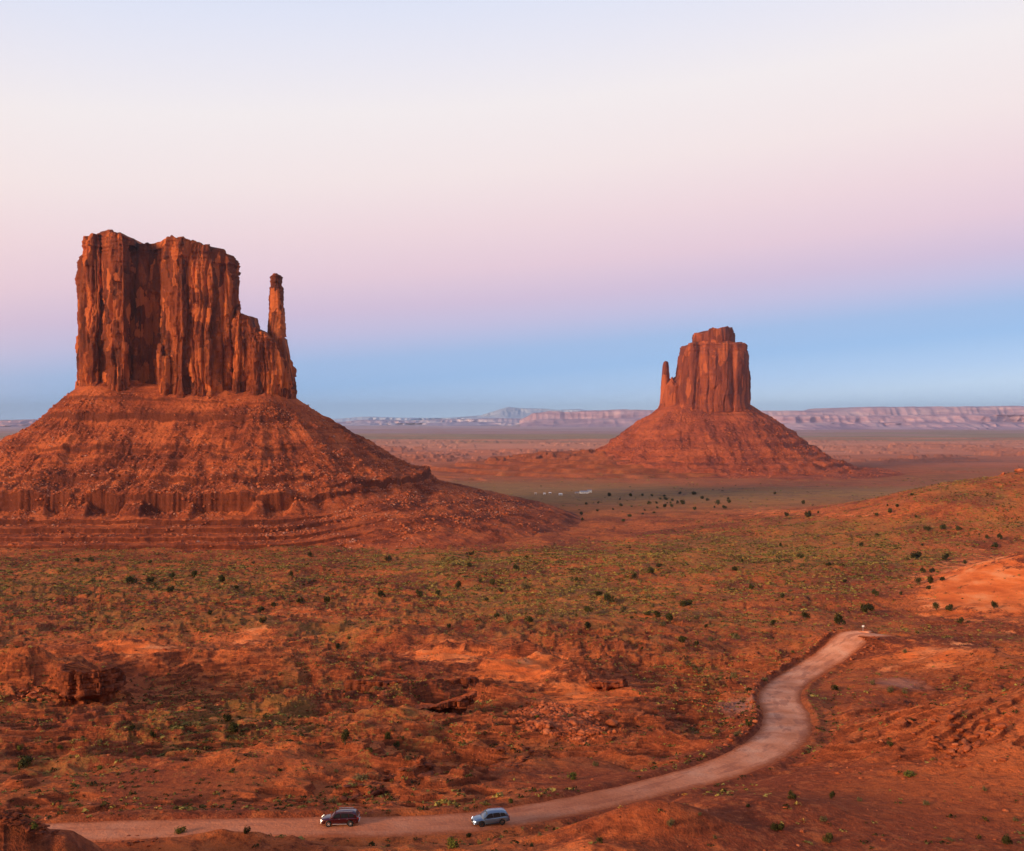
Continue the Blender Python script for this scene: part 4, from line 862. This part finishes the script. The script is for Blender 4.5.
for k in range(74):
    i = random.uniform(10.2 * 14, 18.2 * 14); w = RC[int(i), 3] / 2; X_, Y_ = along(i, w + random.uniform(.6, 2.0)); boulder(X_, Y_, random.uniform(.3, .8), 'reddish edging stone in the row along the left side of the upper road', 'edging stones left of the upper road')
for k in range(34):
    i = random.uniform(14.5 * 14, 18.5 * 14); w = RC[int(i), 3] / 2; X_, Y_ = along(i, -(w + random.uniform(.7, 3.5))); boulder(X_, Y_, random.uniform(.28, .62), 'reddish edging stone in the row along the right side of the road near its top', 'edging stones right of the upper road')
for a, b, w, l in ((951, 717, 12, 'dark shrub-topped boulder at the top of the rock cluster on the right slope'), (955, 738, 9, 'upright pale-faced boulder in the middle of the right slope cluster'), (985, 722, 12, 'wide boulder at the upper right of the right slope cluster'),
                   (1001, 727, 12, 'long pale-topped slab at the right end of the right slope cluster'), (977, 740, 8, 'dark leaning boulder below the wide boulder in the right slope cluster'), (997, 740, 8, 'dark squat boulder below the pale-topped slab on the right slope'),
                   (948, 757, 10, 'orange pale-topped boulder low in the right slope cluster'), (911, 722, 8, 'dark lone boulder left of the right slope cluster'), (963, 765, 8, 'lowest boulder of the right slope cluster')):
    x, y, z = rayL(a, b + 2); boulder(x, y, w * y / F * .5, l, None)
for k in range(34):
    a, b = 955 + random.gauss(0, 26), 740 + random.gauss(0, 14); x, y, z = rayL(a, b); boulder(x, y, random.uniform(.3, .85), 'small red stone in the rock cluster on the right slope', 'small stones of the right slope cluster')
for k in range(30):
    a, b = random.uniform(340, 440), 0; b = 800 - (a - 340) * .33 + random.gauss(0, 5); x, y, z = rayL(a, b); boulder(x, y, random.uniform(.35, .9), 'flat dark slab in the broken line of ledges above the red car', 'slabs above the red car', BPD, .55)
for k in range(16):
    a, b = random.uniform(495, 535), random.uniform(748, 774); x, y, z = rayL(a, b); boulder(x, y, random.uniform(.3, .8), 'dark broken block on the slope above the silver car', 'blocks above the silver car', BPD, .7)
for k in range(50):
    a = random.uniform(-5, 56); b = 815 + max(0, a - 10) * .25 + random.uniform(0, 12); x, y, z = rayL(a, b); boulder(x, y, random.uniform(.16, .48), 'dark rough rock heaped at the lower left corner', 'rocks heaped at the lower left corner', BPD, .8)
for k in range(14):
    a, b = random.uniform(120, 160), random.uniform(838, 850); x, y, z = rayL(a, b); boulder(x, y, random.uniform(.15, .4), 'small dark stone between the two mounds at the bottom left edge', 'stones between the bottom left mounds', BPD, .8)
for k in range(30):
    a, b = 758 + random.gauss(0, 16), 712 + random.gauss(0, 14); x, y, z = rayL(a, b); D = road_near(np.array([x]), np.array([y]))
    if D[0][0] < D[2][0] / 2 + .5: continue
    boulder(x, y, random.uniform(.25, .6), 'pale red stone on the bank between the clay pan and the road', 'stones on the bank by the clay pan', BP + BPP)
for k in range(22):
    a, b = random.uniform(15, 45), random.uniform(692, 702); x, y, z = rayL(a, b); boulder(x, y, random.uniform(.4, 1.0), 'fallen block at the left foot of the dark rock nose', 'fallen blocks by the rock nose')

# ------------------------------------------------------------------ cars
M_TYRE = simple('tyre_rubber', (.02, .02, .021), .85, .2); M_RIM = simple('alloy', (.55, .55, .56), .35, .5, .8); M_GLASS = simple('tinted_glass', (.015, .018, .022), .06, .6)
M_TRIM = simple('dark_trim', (.03, .03, .032), .6, .3); M_CHROME = simple('bright_trim', (.62, .62, .64), .25, .5, .7); M_LAMP = simple('lit_headlamp', (.9, .85, .75), .2, .5, emis=(1, .82, .55), es=3.5)
M_LAMPC = simple('lit_cool_headlamp', (.9, .9, .95), .2, .5, emis=(.92, .95, 1), es=2.2)
M_TAIL = simple('red_lens', (.30, .012, .01), .25, .5); M_PLATE = simple('number_plate', (.7, .7, .68), .5, .3)
def loft(rings, closed_ends=True):
    R_ = np.array(rings); nr_, k = R_.shape[:2]; V = R_.reshape(-1, 3).tolist(); Fc = []
    for i in range(nr_ - 1):
        for j in range(k): Fc.append((i * k + j, (i + 1) * k + j, (i + 1) * k + (j + 1) % k, i * k + (j + 1) % k))
    if closed_ends: Fc.append(tuple(range(k))); Fc.append(tuple(range((nr_ - 1) * k, nr_ * k))[::-1])
    return V, Fc
def pmesh(name, V, Fc, mat, parent, smooth=False, bev=0):
    me = bpy.data.meshes.new(name); me.from_pydata([tuple(v) for v in V], [], Fc); me.materials.append(mat); bm = bmesh.new(); bm.from_mesh(me); bmesh.ops.recalc_face_normals(bm, faces=bm.faces)
    if bev: bmesh.ops.bevel(bm, geom=list(bm.edges), offset=bev, segments=2, affect='EDGES')
    for f in bm.faces: f.smooth = smooth
    bm.to_mesh(me); bm.free(); o = bpy.data.objects.new(name, me); COL.objects.link(o); o.parent = parent; return o
def boxm(name, c, s, mat, parent, bev=.01):
    V = [(c[0] + a * s[0] / 2, c[1] + b * s[1] / 2, c[2] + g * s[2] / 2) for a in (-1, 1) for b in (-1, 1) for g in (-1, 1)]
    Fc = [(0, 1, 3, 2), (4, 6, 7, 5), (0, 4, 5, 1), (2, 3, 7, 6), (0, 2, 6, 4), (1, 5, 7, 3)]; return pmesh(name, V, Fc, mat, parent, bev=bev)
def quadp(name, pts, mat, parent, th=.012):
    P = np.array(pts, float); n = np.cross(P[1] - P[0], P[2] - P[0]); n /= np.linalg.norm(n)
    c = P.mean(0)
    if np.dot(n, c - np.array([0, 0, 1.1])) < 0: n = -n
    k = len(P); V = np.vstack([P - n * .01, P + n * th]); Fc = [tuple(range(k)), tuple(range(k, 2 * k))] + [(i, (i + 1) % k, k + (i + 1) % k, k + i) for i in range(k)]
    return pmesh(name, V, Fc, mat, parent)
def car(paint, loc, rz, label, scale, lampm, rails, rimm, cladding):
    L = 4.7; e = empty('parked_car' if False else 'car', loc, rz); tag(e, label, 'car', 'cars driving along the dirt road'); e.scale = (scale,) * 3
    st = [(-2.32, .62, .95, .80), (-2.26, .42, 1.02, .88), (-2.0, .36, 1.08, .93), (-1.75, .36, 1.09, .945), (-1.72, .62, 1.09, .945), (-1.5, .76, 1.09, .95), (-1.3, .78, 1.085, .95), (-1.08, .72, 1.08, .95), (-.93, .5, 1.07, .95), (-.90, .30, 1.07, .95),
          (0, .29, 1.05, .95), (.92, .30, 1.02, .945), (.95, .5, 1.02, .945), (1.1, .72, 1.0, .945), (1.32, .78, .985, .94), (1.52, .74, .965, .93), (1.72, .60, .94, .915), (1.77, .34, .93, .91), (2.05, .34, .88, .87), (2.24, .38, .80, .78), (2.33, .50, .70, .66)]
    rings = []
    for x_, zb_, zt_, w_ in st:
        m_ = zb_ + (zt_ - zb_) * .55; half = [(0, zb_), (w_ * .9, zb_), (w_, zb_ + .08), (w_, m_), (w_ * .985, zt_ - .1), (w_ * .93, zt_ - .02), (w_ * .55, zt_ + .02), (0, zt_ + .03)]
        rings.append([(x_, a, b) for a, b in half] + [(x_, -a, b) for a, b in half[-2:0:-1]])
    V, Fc = loft(rings); pmesh('body', V, Fc, paint, e, True)
    # cabin
    cb = [(-2.24, 1.0, 1.03), (-2.08, 1.0, 1.30), (-1.86, 1.0, 1.60), (-1.5, 1.0, 1.66), (-.6, 1.0, 1.70), (.1, 1.0, 1.68), (.45, .98, 1.60), (.85, .96, 1.32), (1.22, .95, 1.0)]
    rings = []
    for x_, zb_, zr_ in cb:
        f = min(1, (zr_ - 1.0) / .65); wt_ = .90 - .19 * f; half = [(0, zb_), (.90, zb_), (wt_, zr_ - .07), (wt_ - .09, zr_), (0, zr_ + .025)]
        rings.append([(x_, a, b) for a, b in half] + [(x_, -a, b) for a, b in half[-2:0:-1]])
    V, Fc = loft(rings); pmesh('cabin', V, Fc, paint, e, True)
    def side(x_, z_):
        return .905 - .19 * (z_ - 1.0) / .62 + .004
    for s_ in (1, -1):
        for nm, poly in (('side_window', [(-.08, 1.08), (.92, 1.08), (.55, 1.45), (.25, 1.56), (-.08, 1.58)]), ('side_window', [(-1.08, 1.09), (-.16, 1.08), (-.16, 1.58), (-1.0, 1.57)]), ('side_window', [(-1.80, 1.16), (-1.16, 1.10), (-1.08, 1.56), (-1.62, 1.50)])):
            quadp(nm, [(a, s_ * side(a, b), b) for a, b in poly], M_GLASS, e)
        boxm('sill_trim', (0, s_ * .955, .34), (1.75, .05, .09), cladding, e)
        m_ = boxm('wing_mirror', (.82, s_ * 1.02, 1.10), (.14, .2, .14), paint, e, .03)
        if rails: boxm('roof_rail', (-.65, s_ * .64, 1.73), (1.8, .04, .05), M_CHROME, e, .01)
        hl = pmesh('headlight', [(2.31, s_ * .50, .66), (2.16, s_ * .86, .68), (2.08, s_ * .88, .80), (2.26, s_ * .52, .78), (2.37, s_ * .50, .66), (2.24, s_ * .90, .67), (2.12, s_ * .91, .82), (2.32, s_ * .52, .79)], [(0, 1, 2, 3), (4, 5, 6, 7), (0, 1, 5, 4), (1, 2, 6, 5), (2, 3, 7, 6), (3, 0, 4, 7)], lampm, e)
        boxm('fog_lamp', (2.27, s_ * .66, .46), (.10, .13, .07), lampm, e, .02)
        boxm('taillight', (-2.22, s_ * .80, .98), (.14, .2, .26), M_TAIL, e, .03)
        boxm('door_handle', (.02, s_ * .955, .93), (.16, .03, .03), M_CHROME, e, .005); boxm('door_handle', (-.95, s_ * .955, .95), (.16, .03, .03), M_CHROME, e, .005)
        for xw in (1.33, -1.32):
            w_ = empty('wheel', (0, 0, 0)); w_.parent = e; w_.location = (xw, s_ * .84, .36)
            V = []; Fc = []; pr = [(.20, -.11), (.33, -.115), (.36, -.08), (.36, .08), (.33, .115), (.20, .11)]
            for i in range(28):
                a = i * 2 * math.pi / 28
                for r_, t_ in pr: V.append((r_ * math.cos(a), t_, r_ * math.sin(a)))
                for j in range(5): Fc.append((i * 6 + j, ((i + 1) % 28) * 6 + j, ((i + 1) % 28) * 6 + j + 1, i * 6 + j + 1))
            pmesh('tyre', V, Fc, M_TYRE, w_, True)
            V = [(0, s_ * .07, 0)]; Fc = []
            for i in range(30):
                a = i * 2 * math.pi / 30; r_ = .235; V += [(r_ * math.cos(a), s_ * .11, r_ * math.sin(a)), (r_ * .80 * math.cos(a), s_ * (.11 if i % 6 < 3 else .05), r_ * .80 * math.sin(a)), (.05 * math.cos(a), s_ * .10, .05 * math.sin(a))]
            for i in range(30):
                j = (i + 1) % 30; Fc += [(1 + i * 3, 1 + j * 3, 2 + j * 3, 2 + i * 3)]
                if i % 6 < 3: Fc += [(2 + i * 3, 2 + j * 3, 3 + j * 3, 3 + i * 3)]
                Fc += [(3 + i * 3, 3 + j * 3, 0)]
            pmesh('rim', V, Fc, rimm, w_)
    quadp('windscreen', [(.50, .66, 1.585), (.50, -.66, 1.585), (1.14, -.80, 1.06), (1.14, .80, 1.06)], M_GLASS, e)
    quadp('rear_window', [(-1.91, .66, 1.55), (-1.91, -.66, 1.55), (-2.15, -.76, 1.20), (-2.15, .76, 1.20)], M_GLASS, e)
    boxm('grille', (2.33, 0, .62), (.06, .86, .16), M_TRIM, e, .01); boxm('front_bumper', (2.28, 0, .42), (.16, 1.30, .16), cladding, e, .03); boxm('rear_bumper', (-2.28, 0, .50), (.14, 1.5, .18), cladding, e, .03)
    boxm('number_plate', (2.375, 0, .46), (.02, .42, .12), M_PLATE, e, .003)
    return e
def road_pose(px):
    k = np.argmin(np.abs(pxv(RC[:, 0], RC[:, 1]) - px) + 1000 * (RC[:, 1] > 160)); return RC[k], math.atan2(-d[k, 1], -d[k, 0])
M_REDP = simple('dark_red_paint', (.06, .004, .007), .28, .5, .3, coat=.8, var=.05); M_SILP = simple('silver_blue_paint', (.13, .19, .27), .3, .5, .55, coat=.8, var=.05)
for px, paint, label, sc_, dth, lm, rails, rm, cl, doff in ((337.5, M_REDP, 'dark red estate car with lit headlights driving left along the dirt road, the leading car', 1.0, .04, M_LAMP, True, M_RIM, M_CHROME, .6),
                                     (490.5, M_SILP, 'silver-blue compact car following behind the red one on the dirt road', .98, .27, M_LAMPC, False, M_TRIM, M_TRIM, -1.5)):
    c, th = road_pose(px); k = np.argmin(np.hypot(RC[:, 0] - c[0], RC[:, 1] - c[1])); x_, y_ = c[0] - d[k, 1] * doff, c[1] + d[k, 0] * doff
    if px > 400: x_, y_, _ = ray(px, 822.0, bigroad); c = RC[np.argmin(np.hypot(RC[:, 0] - x_, RC[:, 1] - y_))]
    e = car(paint, (x_, y_, c[2] + .03), math.pi + dth, label, sc_, lm, rails, rm, cl)

# ------------------------------------------------------------------ white post by the road top, far buildings
x, y, z = rayL(863, 633); sp = empty('road_sign', (x, y, z - .05)); tag(sp, 'small white marker sign on a thin post at the top of the road', 'sign')
boxm('post', (0, 0, 1.1), (.09, .09, 2.3), simple('galvanised_post', (.45, .43, .42), .6), sp); boxm('panel', (0, -.07, 2.1), (.75, .04, .6), simple('white_panel', (.8, .79, .77), .5), sp)
M_WW = simple('white_wall', (.78, .76, .74), .7); M_TANW = simple('tan_wall', (.55, .42, .34), .8); M_ROOF = simple('grey_roof', (.22, .22, .25), .7); M_BLUER = simple('slate_blue_roof', (.20, .24, .32), .6)
def house(px, py, L_, D_, H_, wall, roof, label, rz=0.):
    x, y, z = rayL(px, py); e = empty('house', (x, y, land1(x, y) - .3), rz); tag(e, label, 'building')
    boxm('wall', (0, 0, H_ / 2), (L_, D_, H_), wall, e, .02)
    o = .4; V = [(-L_ / 2 - o, -D_ / 2 - o, H_ + .004), (L_ / 2 + o, -D_ / 2 - o, H_ + .004), (L_ / 2 + o, D_ / 2 + o, H_ + .004), (-L_ / 2 - o, D_ / 2 + o, H_ + .004), (-L_ / 2, 0, H_ * 1.4), (L_ / 2, 0, H_ * 1.4)]
    pmesh('roof', V, [(0, 1, 5, 4), (2, 3, 4, 5), (0, 4, 3), (1, 2, 5), (0, 3, 2, 1)], roof, e)
    boxm('door', (L_ * .1, -D_ / 2 - .03, 1.05), (1, .06, 2.1), M_TRIM, e, .01)
    for f in (-.32, -.12, .32): boxm('window', (L_ * f, -D_ / 2 - .03, H_ * .55), (1.2, .06, 1.1), M_GLASS, e, .01)
house(584, 493.5, 17, 8, 4.2, M_WW, M_BLUER, 'longest white building of the far settlement between the buttes', .15)
house(589.5, 492.5, 9, 7, 4.5, M_WW, M_ROOF, 'white building at the right end of the far settlement', .1)
house(577, 494, 8, 6, 3.2, M_TANW, M_ROOF, 'tan building touching the left of the longest white one in the far settlement')
house(560.5, 495.5, 7, 5, 3.2, M_WW, M_WW, 'bright white trailer alone in the middle of the far settlement')
house(550, 494.5, 5, 4, 3, M_TANW, M_WW, 'small pale hut left of the lone white trailer in the far settlement')
house(544.5, 494.8, 4.5, 4, 2.8, M_WW, M_WW, 'tiny white hut second from the left in the far settlement')
house(535.5, 494.5, 5, 4, 3, M_TANW, M_TANW, 'tiny pale hut at the left end of the far settlement')
